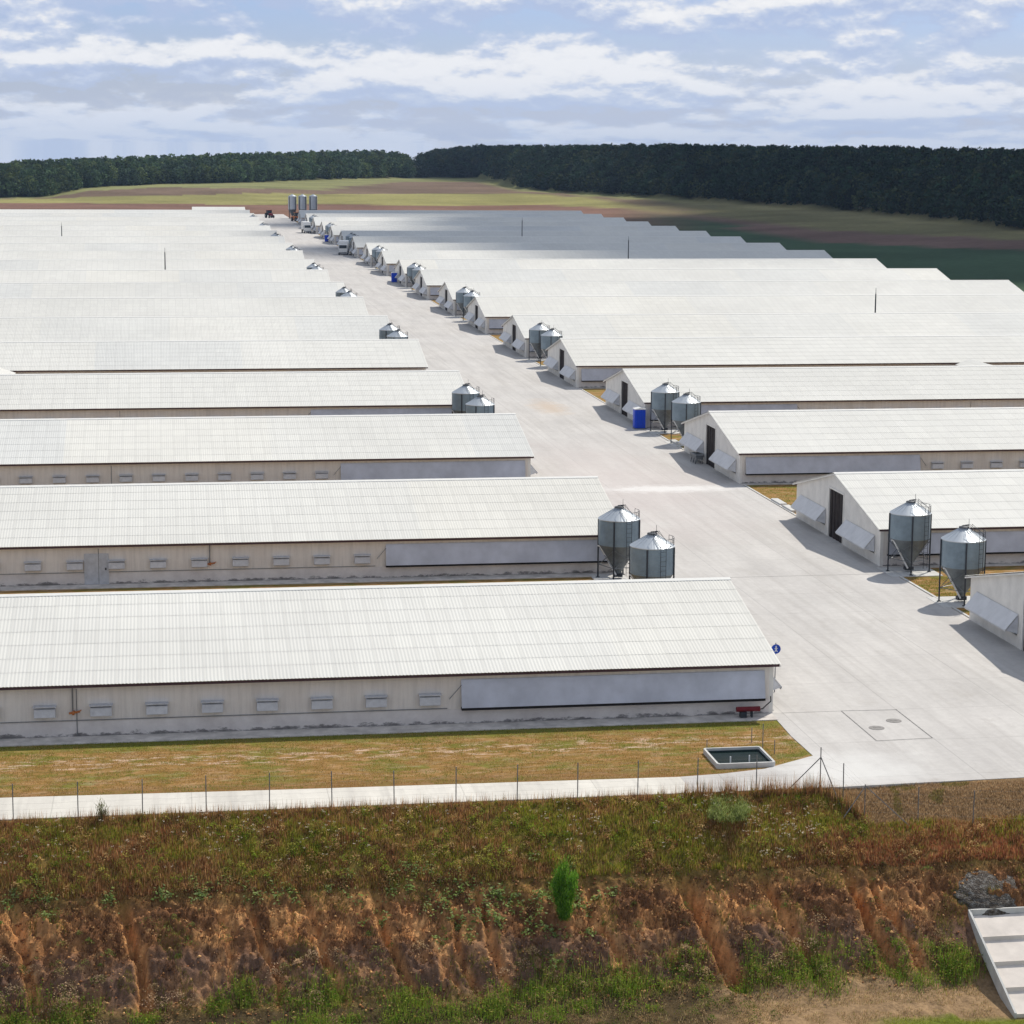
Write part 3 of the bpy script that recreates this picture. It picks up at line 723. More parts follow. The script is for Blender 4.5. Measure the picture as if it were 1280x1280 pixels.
# belongs to the second left barn
for o in [q for q in C.objects if q.get('label','').startswith('white-roofed barn, second from the front in the left row')]:
    d_.parent = o; d_.matrix_parent_inverse = Matrix.Translation(o.location).inverted()
h_ = MB().box(-4.25,-4.15,Y0+P-W-.11,Y0+P-W-.071,1.0,1.15).build('handle', MT['darkmetal'], d_)

# water basin
def rrect(x0, x1, y0, y1, c_):
    return [(x0+c_,y0),(x1-c_,y0),(x1,y0+c_),(x1,y1-c_),(x1-c_,y1),(x0+c_,y1),(x0,y1-c_),(x0,y0+c_)]
bs = empty('water_basin', (0,0,0)); tag(bs, 'white-rimmed concrete basin with dark green water in the grass strip', 'basin')
outer = rrect(25.35, 28.2, 98.3, 101.15, .1); inner = rrect(25.45, 28.1, 98.40, 101.05, .07)
mb = MB(); n = len(outer)
for i in range(n):
    j = (i+1) % n
    mb.quad((*outer[i],.25),(*outer[j],.25),(*inner[j],.25),(*inner[i],.25)); mb.quad((*outer[i],-.1),(*outer[j],-.1),(*outer[j],.25),(*outer[i],.25))
    mb.quad((*inner[i],.25),(*inner[j],.25),(*inner[j],.12),(*inner[i],.12))
mb.build('rim', MT['kerb'], bs, bevel=0)
mb = MB()
for i in range(n):
    j = (i+1) % n; mb.quad((*inner[i],.12),(*inner[j],.12),(*inner[j],-1.2),(*inner[i],-1.2))
mb.build('liner', simple('basin_liner', (.03,.05,.05), .6), bs, recalc=False)
m, nt, b = nmat('basin_water'); b.inputs['Base Color'].default_value = (.008,.02,.018,1); b.inputs['Roughness'].default_value = .12
bump(nt, b, noise(nt, geo(nt), 3), .01, .3)
mb = MB(); mb.quad(*[(x,y,.055) for x, y in inner]); mb.build('water', m, bs, recalc=False)
for x, y in ((26.15,98.9),(27.1,99.0)):
    mb = MB(); mb.tube((x,y,-.6),(x,y+.02,.42),.035,8); mb.build('pipe', MT['white'], bs)
for x, y, h, l in [(28.2,102.7,.75,'thin short post behind the water basin near the tank'),(28.35,101.2,1.35,'taller thin post at the far right corner of the water basin'),(28.75,100.5,.7,'thin short post in the grass right of the water basin'),(25.6,101.35,.6,'thin short post at the far left corner of the water basin')]:
    o = MB().tube((0,0,0),(0,0,h),.022,6).build('marker_post', MT['post']); o.location = (x,y,0); tag(o, l, 'post', 'thin posts around the basin')

# ------------------------------------------------------------------ fence
fc = empty('wire_fence', (0,94.6,0)); tag(fc, 'wire fence on thin dark posts along the concrete path and round its corner', 'fence')
pts = [(-6.9+2.76*i, 94.5, 0.) for i in range(-12, 13)] + [(29.25,94.55,0.)]
right = [(30.19,94.0),(30.95,93.15),(33.45,93.05),(35.95,92.75),(38.4,92.5),(40.9,92.3),(43.4,92.2)]
allp = [(x,y,float(gz(x,y)[0])) for x,y,_ in pts] + [(x,y,float(gz(x,y)[0])) for x,y in right]
hp = 1.72
for i, (x,y,z) in enumerate(allp):
    lean = (random.uniform(-.03,.03), random.uniform(-.03,.03))
    hh = hp+random.uniform(-.06,.06)-(.12 if i > len(pts) else 0)+(.28 if i == len(pts)-1 else 0)
    mb = MB(); mb.tube((x,y-94.6,z-.4),(x+lean[0],y-94.6+lean[1],z+hh),.024,6); mb.build('post', MT['post'], fc)
def brace(i, ends):
    x,y,z = allp[i]
    for ex, ey in ends:
        ez = float(gz(ex, ey)[0]); MB().tube((x,y-94.6,z+1.55),(ex,ey-94.6,ez-.1),.024,6).build('brace', MT['post'], fc)
brace(len(pts)-1, [(27.5,94.45),(30.0,93.4)]); brace(len(pts)+1, [(29.7,92.8),(33.1,92.6)])
for k_, hz in enumerate((.35,.8,1.25,1.62)):
    mb = MB()
    for a, b_ in zip(allp[:-1], allp[1:]):
        mid_ = ((a[0]+b_[0])/2, (a[1]+b_[1])/2-94.6, (a[2]+b_[2])/2+hz-.03)
        mb.path([(a[0],a[1]-94.6,a[2]+hz), mid_, (b_[0],b_[1]-94.6,b_[2]+hz)], .002, 3)
    mb.build('wire', MT['post'], fc)

# ------------------------------------------------------------------ concrete chute on the bank
ch = empty('concrete_chute', (34.25, 88.35, -4.0)); tag(ch, 'stepped pale concrete drainage chute on the bank at the lower right', 'drain')
npan = 4; L_ = 5.5; drop = 2.45; WX = 6.0
sl = [(-i*L_/npan, -i*drop/npan) for i in range(npan+1)]
for i in range(npan):
    y0, z0 = sl[i]; y1, z1 = sl[i+1]
    mb = MB(); mb.prism([(.1,y0-.01,z0-.13),(.1,y1,z1+.02),(.1,y1,z1-.18),(.1,y0-.01,z0-.35)], (WX,0,0)); mb.build('panel', MT['chute'], ch)
    mb = MB(); mb.box(.1,WX+.1,y1-.06,y1-.012,z1-.20,z1+.04); mb.build('lip', MT['chute'], ch) if i < npan else None
mb = MB(); mb.prism([(0,.12,.12),(0,-L_-.1,-drop+.10),(0,-L_-.1,-drop-.6),(0,.12,-.5)], (.095,0,0)); mb.build('side_wall', MT['kerb'], ch)
mb = MB(); mb.prism([(WX+.1,.12,.12),(WX+.1,-L_-.1,-drop+.10),(WX+.1,-L_-.1,-drop-.6),(WX+.1,.12,-.5)], (.095,0,0)); mb.build('side_wall', MT['kerb'], ch)
mb = MB(); mb.box(.1,WX+.1,.035,.13,-.55,.13); mb.build('head_wall', MT['kerb'], ch)
# stony hump above the chute
bm = bmesh.new(); bmesh.ops.create_icosphere(bm, subdivisions=6, radius=1)
for v_ in bm.verts:
    q = v_.co; k_ = 1+.25*(float(fbm(np.array([q.x*1.6+4]), np.array([q.z*1.6+q.y]), 4)[0])-.5)+.10*(float(fbm(np.array([q.x*6+4]), np.array([q.z*6+q.y*5]), 3)[0])-.5)
    v_.co = Vector((q.x*1.8*k_, q.y*1.5*k_, q.z*.60*k_))
me = bpy.data.meshes.new('stone_mound'); bm.to_mesh(me); bm.free(); me.shade_smooth()
m, nt, b = nmat('dark_stone'); vv = tex(nt)
vo = nt.nodes.new('ShaderNodeTexVoronoi'); vo.inputs['Scale'].default_value = 14; nt.links.new(vv, vo.inputs[0])
cc = ramp(nt, noise(nt, vv, 5, 6, .75), [(.36, (.09,.07,.055)), (.5, (.16,.135,.11)), (.62, (.34,.32,.29))])
nt.links.new(mix(nt, .6, cc, ramp(nt, vo.outputs['Distance'], [(.0, 1.), (.5, .4)]), 'MULTIPLY'), b.inputs['Base Color']); b.inputs['Roughness'].default_value = .95
bump(nt, b, vo.outputs['Distance'], .08, .8); me.materials.append(m)
o = bpy.data.objects.new('stone_mound', me); C.objects.link(o); o.location = (35.5, 89.65, -3.62); o.rotation_euler = (.5, 0, 0); tag(o, 'rounded hump of grey stones on the bank above the concrete chute', 'stone heap')

# ------------------------------------------------------------------ vegetation
def vcmat(name, rough=.8, trans=0.25):
    m, nt, b = nmat(name); a = nt.nodes.new('ShaderNodeVertexColor'); a.layer_name = 'tint'
    nt.links.new(a.outputs[0], b.inputs['Base Color']); b.inputs['Roughness'].default_value = rough; b.inputs['Specular IOR Level'].default_value = .1
    if trans:
        tb = nt.nodes.new('ShaderNodeBsdfTranslucent'); nt.links.new(a.outputs[0], tb.inputs[0])
        ms = nt.nodes.new('ShaderNodeMixShader'); ms.inputs[0].default_value = trans
        out = nt.nodes['Material Output']; nt.links.new(b.outputs[0], ms.inputs[1]); nt.links.new(tb.outputs[0], ms.inputs[2]); nt.links.new(ms.outputs[0], out.inputs[0])
    return m
VEG = vcmat('plant_leaf', .8, .5)
def blades(x, y, z, h, w_, c, lean=.35, n3=None):
    """tapered blades standing at (x,y,z)"""
    n = len(x); a = rng.random(n)*2*pi; l = (rng.random(n)-.2)*lean*h; la = rng.random(n)*2*pi
    dx, dy = np.cos(a)*w_/2, np.sin(a)*w_/2
    V = np.empty((n,3,3)); V[:,0] = np.stack([x-dx,y-dy,z-.03],1); V[:,1] = np.stack([x+dx,y+dy,z-.03],1)
    V[:,2] = np.stack([x+np.cos(la)*l, y+np.sin(la)*l, z+h],1)
    return V.reshape(-1,3), np.repeat(c,3,0)
def leafquads(p, size, c, flat=.6):
    n = len(p); u = rng.normal(size=(n,3)); u[:,2] *= flat; u /= np.linalg.norm(u,axis=1)[:,None]
    w_ = rng.normal(size=(n,3)); w_ = np.cross(u, w_); w_ /= np.linalg.norm(w_,axis=1)[:,None]
    s1 = size[:,None]*u; s2 = size[:,None]*w_*.6
    V = np.stack([p-s1, p+s2*.9, p+s1, p-s2*.9],1); return V.reshape(-1,3), np.repeat(c,4,0)
def tri_obj(name, parts, mat):
    V = np.concatenate([a for a, _ in parts]); Cc = np.concatenate([c for _, c in parts]); F_ = np.arange(len(V)).reshape(-1,3)
    return np_mesh(name, V, F_, mat, Cc)
def quad_obj(name, parts, mat):
    V = np.concatenate([a for a, _ in parts]); Cc = np.concatenate([c for _, c in parts]); F_ = np.arange(len(V)).reshape(-1,4)
    return np_mesh(name, V, F_, mat, Cc)
def pick(cols, n, k=None):
    cols = np.array(cols); i = rng.integers(0, len(cols), n) if k is None else k
    return cols[i]*(.65+.7*rng.random((n,1)))
GREEN = [(.27,.30,.035),(.36,.36,.05),(.22,.27,.03),(.40,.35,.06)]
BROWN = [(.46,.24,.10),(.36,.17,.075),(.60,.38,.18),(.27,.13,.06)]
OLIVE = [(.38,.31,.06),(.31,.26,.045),(.48,.39,.11)]
def cover(n, x0, x1, y0, y1, keep, hfun, wd, colfun):
    x = rng.uniform(x0, x1, n); y = rng.uniform(y0, y1, n); k_ = keep(x, y); x, y = x[k_], y[k_]
    z = gz(x, y); h = hfun(x, y); c = colfun(x, y)
    return blades(x, y, z, h, wd*(.6+.8*rng.random(len(x))), c)
def slopecol(x, y):
    g = .45*fbm(x*.45, y*.8, 3, 40.) + .55*fbm(x*1.6, y*2.4, 4, 14.) + .12*(fbm(x*.16, y*.2, 2, 3.)-.5); u = rng.random(len(x))
    g = g - .07*sst(4,-6,x)*sst(94,92.5,y) - sst(27, 32, x)*sst(92.9, 91.2, y)*.10 - sst(92.0, 91.0, y)*.035
    kind = np.where(g+.30*(u-.5) > .565, 0, np.where(g+.34*(u-.5) > .47, 1, 2))
    c = np.where((kind==0)[:,None], pick(GREEN,len(x)), np.where((kind==1)[:,None], pick(OLIVE,len(x)), pick(BROWN,len(x))))
    rd = (rng.random(len(x)) < .5*sst(27,31,x)*sst(93,91.5,y) + .12*sst(.48,.58,fbm(x*.8,y*1.1,3,88.)))
    c = np.where(rd[:,None], pick([(.40,.14,.07),(.33,.105,.06),(.48,.21,.10)],len(x)), c)
    return c*(.75+.5*fbm(x*2.6,y*2.6,3,19.))[:,None]
parts = []
# upper slope grass
crest = lambda x: np.where(x < 29, 94.45, np.where(x < 31, 94.45-(x-29)*.65, 93.0))
parts.append(cover(190000, -14, 42, 90.6, 94.5, lambda x,y: (y < crest(x)) & (fbm(x*2.2,y*2.2,3,1.) > .27), lambda x,y: (.07+.22*rng.random(len(x)))*(.35+1.3*fbm(x*1.8,y*1.8,3,9.)), .032, slopecol))
# short dry grass on the right corner
parts.append(cover(26000, 29.8, 42, 92.9, 94.8, lambda x,y: y > crest(x)-.3, lambda x,y: .05+.10*rng.random(len(x)), .03, lambda x,y: np.where((fbm(x*.7,y*.9,3,2.)>.56)[:,None], pick([(.34,.27,.10),(.38,.28,.11),(.26,.24,.07)],len(x)), pick([(.52,.36,.20),(.44,.28,.15),(.60,.44,.27)],len(x)))))
# tall weeds along the crest, in clumps
nc = 700; cx = rng.uniform(-14, 31, nc); cy = crest(cx)-rng.random(nc)*.35
for a in range(1):
    k_ = rng.integers(0, nc, 16000); x = cx[k_]+rng.normal(0,.12,16000); y = cy[k_]+rng.normal(0,.1,16000); y = np.minimum(y, 94.5)
    dens = fbm(x*.4, x*0, 3, 6.)*(1+.9*sst(21,26,x)); ok = rng.random(len(x)) < dens*1.1; x, y = x[ok], y[ok]
    parts.append(blades(x, y, gz(x,y), (.15+.75*rng.random(len(x))**1.7)*(.75+.5*sst(20,26,x)), np.full(len(x),.024), pick(BROWN+[(.13,.14,.04)],len(x)), .3))
tag(tri_obj('grass', parts, VEG), kind='stuff')
# short mown turf in front of the first barn and between the nearest right barns
def turfcol(x, y):
    g = fbm(x*.5, y*1.3, 4, 61.) + .22*sst(105.2, 106.6, y); u = rng.random(len(x))
    return np.where((g+.2*(u-.5) > .60)[:,None], pick([(.24,.27,.045),(.30,.31,.06),(.19,.23,.035)], len(x)), pick([(.44,.27,.085),(.36,.215,.06),(.56,.38,.15),(.28,.16,.05),(.62,.46,.24)], len(x)))
def tk(x, y):
    edge = np.interp(x, [-70,-7.7,5,18,23.3,25.4,27.6,29.6,30.3], [99.7,98.05,97.7,97.42,97.35,97.6,98.15,99.45,100.2])
    return (y > edge) & (x < np.interp(y, [99.9,103.5,106.8], [30.35,30.3,30.4])) & ~((x > 25.2) & (x < 28.3) & (y > 98.2) & (y < 101.3)) & (fbm(x*1.3, y*2.6, 3, 72.) > .36)
pt = [cover(150000, -14, 30.6, 97.3, 106.75, tk, lambda x,y: .02+.06*rng.random(len(x)), .03, turfcol)]
for y0_, y1_ in ((122.5, 131.6), (136.0, 142.2), (158.0+9.6, 184.0)):
    pt.append(cover(26000, 49.7, 66, y0_, y1_, lambda x,y: fbm(x*1.3, y*2., 3, 72.) > .36, lambda x,y: .03+.07*rng.random(len(x)), .04, turfcol))
tag(tri_obj('mown_turf', pt, VEG), kind='stuff')
# bank scrub: dead stems, sparse on bare gullies
def bankkeep(x, y):
    g, dn = gully(x, y); inch = (x > CH[0]+2.0) & (y < 88.6)
    return (rng.random(len(x)) > np.clip(g/.3, 0, .93)) & (fbm(x*1.1,y*1.1,4,13.) > .42) & ~inch
parts = [cover(60000, 12, 42, 80.5, 86.3, lambda x,y: (fbm(x*1.2,y*1.6,3,90.) > .40) & ~((x > CH[0]+1.6) & (y > 82.6)), lambda x,y: .03+.10*rng.random(len(x)), .028,
   lambda x,y: np.where(((y < 82.8) & (x > 28))[:,None], pick([(.34,.36,.06),(.28,.30,.05)],len(x)), pick([(.52,.38,.20),(.42,.27,.13),(.60,.46,.27),(.30,.20,.10),(.30,.28,.09)],len(x)))),
 cover(120000, -14, 42, 86.0, 91.3, bankkeep, lambda x,y: .05+.16*rng.random(len(x)), .028,
   lambda x,y: np.where((fbm(x*.6,y*.6,3,77.) > .56)[:,None], pick([(.18,.17,.04),(.24,.20,.05)],len(x)), pick([(.16,.08,.04),(.23,.11,.05),(.10,.055,.035),(.34,.20,.10)],len(x))))]
tag(tri_obj('dry_scrub', parts, VEG), kind='stuff')
# loose clods and stones on the bank
n = 17000; x = rng.uniform(-14, 42, n); y = rng.uniform(85.2, 91.2, n); gg_, _d = gully(x, y)
ok = (rng.random(n) < .25+.6*fbm(x*.9, y*1.1, 3, 55.)+gg_) & ~((x > CH[0]+1.7) & (y < 88.9)); x, y = x[ok], y[ok]; n = len(x)
rr = .018+.075*rng.random(n)**3.5; oct_ = np.array([(1,0,0),(0,1,0),(-1,0,0),(0,-1,0),(0,0,1),(0,0,-1)], float)
dirs = oct_[None]*(.6+.6*rng.random((n,6,1))); an = rng.random(n)*6.28; ca, sa = np.cos(an)[:,None], np.sin(an)[:,None]
dx_ = dirs[...,0]*ca-dirs[...,1]*sa; dy_ = dirs[...,0]*sa+dirs[...,1]*ca
Vc = np.stack([x[:,None]+dx_*rr[:,None], y[:,None]+dy_*rr[:,None], (gz(x,y)+rr*.35)[:,None]+dirs[...,2]*rr[:,None]*.8], -1).reshape(-1,3)
ft = np.array([(0,1,4),(1,2,4),(2,3,4),(3,0,4),(1,0,5),(2,1,5),(3,2,5),(0,3,5)])
Fc = (np.arange(n)[:,None,None]*6+ft[None]).reshape(-1,3)
tag(np_mesh('soil_clods', Vc, Fc, vcmat('clod_soil', .95, 0), np.repeat(pick([(.48,.23,.09),(.66,.38,.16),(.32,.14,.06),(.22,.11,.06)], n), 6, 0)), kind='stuff')
# green weed clumps along the toe of the bank
def clumps(name, cl, per, hh, wd, cols, spread):
    ps = []
    for (x0, y0, s0) in cl:
        n = int(per*s0); x = x0+rng.normal(0, spread*s0, n); y = y0+rng.normal(0, spread*.7*s0, n)
        ps.append(blades(x, y, gz(x,y), hh*s0*(.35+.75*rng.random(n)), np.full(n, wd), pick(cols, n), .6))
        m_ = int(n*.9); xx = x0+rng.normal(0, spread*s0, m_); yy2 = y0+rng.normal(0, spread*.7*s0, m_); p3 = np.stack([xx, yy2, gz(xx,yy2)+rng.random(m_)*hh*s0*.8], 1)
        sz = .035+.03*rng.random(m_); V4, C4 = leafquads(p3, sz, pick(cols, m_)); V4 = V4.reshape(-1,4,3); C4 = C4.reshape(-1,4,3)
        ps.append((np.concatenate([V4[:,[0,1,2]], V4[:,[0,2,3]]],1).reshape(-1,3), np.concatenate([C4[:,[0,1,2]], C4[:,[0,2,3]]],1).reshape(-1,3)))
    return tag(tri_obj(name, ps, VEG), kind='stuff')
cl = []
for i in range(95):
    x = rng.uniform(-10, 33.6); d_ = fbm(np.array([x*.35]), np.array([2.2]), 3, 5.)[0]
    if rng.random() < d_*1.5: cl.append((x, rng.normal(86.1, .38), .4+.6*rng.random()))
for i in range(38):
    x = rng.uniform(-11, 22); cl.append((x, rng.normal(84.9, .5), .35+.5*rng.random()))
for x in (21.0,21.8,24.2,26.0,27.0,28.2,29.6,30.6,32.1,33.2): cl.append((x, 86.9+.5*rng.random(), .6))
clumps('toe_weeds', cl, 190, .75, .026, [(.20,.31,.035),(.28,.38,.05),(.34,.38,.06),(.13,.22,.025),(.17,.30,.03),(.38,.28,.11)], .5)
# broad-leaved creeping weeds on the bank
ps = []
for i in range(95):
    if i < 60: x0 = rng.normal(13.6, 2.4); y0 = rng.normal(89.6, .8)
    else: x0 = rng.uniform(-8, 12); y0 = rng.normal(90.6, .35)
    n = rng.integers(12, 42); x = x0+rng.normal(0,.16,n); y = y0+rng.normal(0,.14,n)
    ps.append(leafquads(np.stack([x,y,gz(x,y)+.06+.14*rng.random(n)],1), .055+.045*rng.random(n), pick([(.30,.40,.12),(.40,.48,.20),(.22,.31,.08)],n), .35))
tag(quad_obj('broadleaf_weeds', ps, VEG), kind='stuff')
# leafy tussocks and dead seed heads that break up the slope
ps = []
def tussock(n, x0, x1, y0, y1, cols, size, per, hh, seed_=0., thr=.45):
    x = rng.uniform(x0,x1,n); y = rng.uniform(y0,y1,n); ok = (fbm(x*.6,y*.9,3,50.+seed_) > thr) & (y < crest(x)-.05) & ~((x > CH[0]+1.8) & (y < 88.9)); x, y = x[ok], y[ok]
    sc = size*(.5+rng.random(len(x))); k_ = per; Q = lambda v_: np.repeat(v_, k_)
    S_ = Q(sc); X_ = Q(x)+rng.normal(0,.5,len(S_))*S_; Y_ = Q(y)+rng.normal(0,.42,len(S_))*S_
    z0 = Q(gz(x,y)); d2 = np.clip(1-((X_-Q(x))**2+(Y_-Q(y))**2)/(S_*1.1)**2, .1, 1)
    zz = z0+.02+hh*S_*d2*rng.random(len(S_))**.6*1.6
    c = np.repeat(pick(cols, len(x)), k_, 0)*(.7+.6*rng.random((len(S_),1)))
    ps.append(leafquads(np.stack([X_,Y_,zz],1), .022+.03*rng.random(len(S_)), c, .8))
tussock(650, -14, 31, 91.0, 94.3, [(.26,.33,.045),(.19,.27,.03),(.34,.36,.06),(.42,.38,.09)], .26, 60, .75)
tussock(800, -14, 42, 90.6, 94.3, [(.48,.30,.12),(.38,.21,.09),(.62,.43,.20),(.32,.17,.08)], .24, 50, .75, 7.)
tussock(420, -14, 33, 86.2, 91.0, [(.30,.16,.08),(.20,.10,.055),(.50,.32,.16),(.15,.08,.045)], .26, 50, .6, 13., .40)
tussock(110, -14, 33, 86.2, 88.2, [(.58,.42,.26),(.50,.36,.20)], .42, 120, .6, 23., .42)
tussock(180, -14, 33, 86.4, 91.0, [(.16,.22,.05),(.22,.24,.07)], .24, 50, .7, 33., .45)
tussock(420, -14, 25, 82.0, 86.3, [(.22,.22,.06),(.30,.20,.10),(.14,.19,.035),(.40,.28,.15)], .34, 60, .8, 43., .38)
tag(quad_obj('low_weeds', ps, VEG), kind='stuff')
# pale flower heads
ps = []
def fl(n, x0, x1, y0, y1):
    x = rng.uniform(x0,x1,n); y = rng.uniform(y0,y1,n); ok = fbm(x*.5,y*.8,3,60.) > .5; x, y = x[ok], y[ok]
    k_ = 7; X_ = np.repeat(x,k_)+rng.normal(0,.035,len(x)*k_); Y_ = np.repeat(y,k_)+rng.normal(0,.035,len(x)*k_); zz = np.repeat(gz(x,y)+.28+.2*rng.random(len(x)),k_)+rng.normal(0,.015,len(x)*k_)
    ps.append(leafquads(np.stack([X_,Y_,zz],1), .020+.018*rng.random(len(X_)), pick([(.72,.62,.46),(.64,.52,.36),(.8,.74,.62)],len(X_)), .4))
fl(520, -12, 29.5, 91.4, 94.1); fl(150, 16, 28.5, 92.2, 94.0); fl(170, 25.5, 29.5, 90.6, 92.2)
tag(quad_obj('wild_flowers', ps, VEG), kind='stuff')
# upright shrub
def shrub(name, x, y, h, w_, n, cols, label, upright=True, zoff=0.):
    r_ = empty(name, (x, y, float(gz(x,y)[0])-.05)); tag(r_, label, 'bush')
    mb = MB(); pts_, ns = [], (30 if upright else 34)
    per = n//ns
    for i in range(ns):
        a = rng.random()*2*pi; q = rng.random()**.6*.5*w_; hh = h*(.45+.55*rng.random())*(1-.35*(q/(.5*w_))) if upright else h*(1-.55*(q/(.5*w_))**2)*(.75+.4*rng.random())
        tip = np.array([cos(a)*q, sin(a)*q, hh]); base_ = np.array([cos(a)*q*(.15 if upright else .8), sin(a)*q*(.15 if upright else .8), 0.])
        mb.tube(tuple(base_), tuple(tip*.93+base_*.07), .012, 4, .003)
        t = rng.random(per)**.75; bend = np.sin(t*pi)[:,None]*rng.normal(0,.05,3)[None,:]
        pts_.append(base_+(tip-base_)*t[:,None]+bend+rng.normal(0, .095 if upright else .12, (per,3)))
    mb.build('stem', simple(name+'_stem', (.09,.06,.03), .9), r_)
    p3 = np.concatenate(pts_); m2 = len(p3)
    c2 = pick(cols, m2)*(.6+.8*fbm(p3[:,0]*4+3, p3[:,2]*4, 3, 2.))[:,None]
    V, Cc = blades(p3[:,0], p3[:,1], np.maximum(p3[:,2],0), np.full(m2, .13 if upright else .08)*(.5+.9*rng.random(m2)), np.full(m2,.03), c2, 1.3)
    o = np_mesh('foliage', V, np.arange(len(V)).reshape(-1,3), VEG, Cc); o.parent = r_
shrub('shrub', 16.35, 88.75, 3.0, 1.15, 10500, [(.15,.34,.03),(.10,.25,.02),(.24,.42,.06)], 'bright green upright shrub growing on the middle of the eroded bank')
shrub('shrub', 24.6, 93.2, .62, 2.4, 7000, [(.30,.36,.12),(.36,.40,.15),(.24,.30,.08)], 'low pale green rounded bush below the fence near its corner', False)
shrub('shrub', -3.15, 94.3, 1.15, .6, 300, [(.16,.18,.06),(.22,.19,.09)], 'thin wispy tall weed at the fence in front of the pale path', True)

# ------------------------------------------------------------------ forest
def forest(name, t0, t1, n, depth, seed, cols):
    r = np.random.default_rng(seed)
    P_, S_, C_ = [], [], []
    m_ = 95
    tn = r.uniform(t0, t1, n); dist = depth*r.random(n)**1.25
    yb = np.interp(tn, TT, TY[:,4]); edge = dist < 14
    Yt = yb+4+dist; Xt = tn*Yt
    g0 = terrain(Xt, Yt)[0]
    top = 29+np.interp(tn, TOPT, TOPS)*Yt + r.normal(0, .7, n)+.3
    hgt = np.minimum(np.clip(top-g0, 7, 10.5), 10.5)*(.86+.26*r.random(n))
    hgt = np.where(edge, hgt*(.65+.3*r.random(n)), hgt)
    rad = 3.0+2.2*r.random(n)
    ci = r.integers(0, len(cols), n); pn = fbm(Xt*.02, Yt*.02, 3, 70.)
    for j in range(n):
        k_ = m_+ (70 if dist[j] < 30 else 0)
        lo = .05 if dist[j] < 30 else .35
        t = lo+(1-lo)*r.random(k_); a = r.random(k_)*2*pi
        prof = np.clip(1.12-((t-.5)/.52)**2, .15, 1)
        rr = rad[j]*prof*r.random(k_)**.4*(1+.3*np.sin(a*3+j))
        P_.append(np.stack([Xt[j]+np.cos(a)*rr, Yt[j]+np.sin(a)*rr, g0[j]+t*hgt[j]],1)); S_.append(.45+.65*r.random(k_))
        base = np.array(cols[ci[j]])*(.5+.9*r.random())*(.7+.6*pn[j]); C_.append(base[None,:]*(.75+.5*r.random((k_,1))))
    V, Cc = leafquads(np.concatenate(P_), np.concatenate(S_), np.concatenate(C_), .9)
    o = np_mesh(name, V, np.arange(len(V)).reshape(-1,4), vcmat(name+'_leaf', .9, .15), Cc)
    return tag(o, kind='stuff')
forest('forest', -.20, .1095, 2200, 130, 5, [(.085,.135,.06),(.065,.11,.05),(.12,.16,.06),(.075,.115,.07)])
forest('shaded_forest', .1135, .58, 4600, 170, 6, [(.030,.060,.030),(.025,.048,.027),(.055,.072,.028),(.032,.056,.034)])  # same wood with greens darkened, cloud shadow put into the leaf colour

# two small shrubs on the red bank behind the right barns
# ------------------------------------------------------------------ clouds that shade the far right
m, nt, b = nmat('cloud_white'); b.inputs['Base Color'].default_value = (.9,.9,.9,1); b.inputs['Roughness'].default_value = 1
CA = 2500; SX, SY = .57, .65
def cloud(blobs, seed):
    r = np.random.default_rng(seed); bm = bmesh.new()
    for (cx, cy, rx, ry) in blobs:
        for k_ in range(5):
            dx, dy, q = (0,0,1.) if k_ == 0 else (r.uniform(-.55,.55)*rx, r.uniform(-.55,.55)*ry, r.uniform(.45,.65))
            h0 = min(rx, ry)*.35*q
            mt = Matrix.Translation((cx+dx+SX*CA, cy+dy+SY*CA, CA+r.uniform(0,12))) @ Matrix.Diagonal((rx*q, ry*q, h0, 1))
            bmesh.ops.create_icosphere(bm, subdivisions=3, radius=1, matrix=mt)
    me = bpy.data.meshes.new('cloud')
    for v_ in bm.verts:
        c = v_.co; k1 = fbm(np.array([c.x*.03]), np.array([c.y*.03+c.z*.05]), 3)[0]-.5
        c.x += 16*k1; c.y += 14*k1; c.z += 10*k1
    bm.to_mesh(me); bm.free(); me.materials.append(m); me.shade_smooth()
    o = bpy.data.objects.new('cloud', me); C.objects.link(o); tag(o, kind='structure')
cloud([(94,608,62,50),(128,700,52,74),(92,806,58,34),(140,572,70,84),(150,545,60,62),(215,560,84,110),(330,560,130,170),(190,680,84,84),(170,770,62,80),(250,720,110,120),(300,800,130,150),(130,850,84,52),(480,820,200,320),(430,480,170,90)], 1)
cloud([(370,1010,150,200),(440,1230,200,220),(290,1490,120,120),(600,1100,220,300),(420,1560,200,160),(620,1500,200,200)], 2)

# ------------------------------------------------------------------ sky and sun
EL = math.atan2(1, math.hypot(SX, SY)); AZ = math.atan2(SX, SY)
sun = bpy.data.objects.new('sun', bpy.data.lights.new('sun', 'SUN')); C.objects.link(sun)
sun.data.energy = 3.85; sun.data.angle = radians(.53); sun.data.color = (1, .945, .85)
sun.rotation_euler = Vector((SX, SY, 1)).to_track_quat('Z', 'Y').to_euler()
Wd = bpy.data.worlds.new('World'); S.world = Wd; Wd.use_nodes = True; nt = Wd.node_tree
bg = nt.nodes['Background']; out = nt.nodes['World Output']
sky = nt.nodes.new('ShaderNodeTexSky'); sky.sky_type = 'NISHITA'; sky.sun_disc = False; sky.sun_elevation = EL; sky.sun_rotation = AZ
tc0 = nt.nodes.new('ShaderNodeTexCoord').outputs['Generated']; sp0 = nt.nodes.new('ShaderNodeSeparateXYZ'); nt.links.new(tc0, sp0.inputs[0]); cb0 = nt.nodes.new('ShaderNodeCombineXYZ')
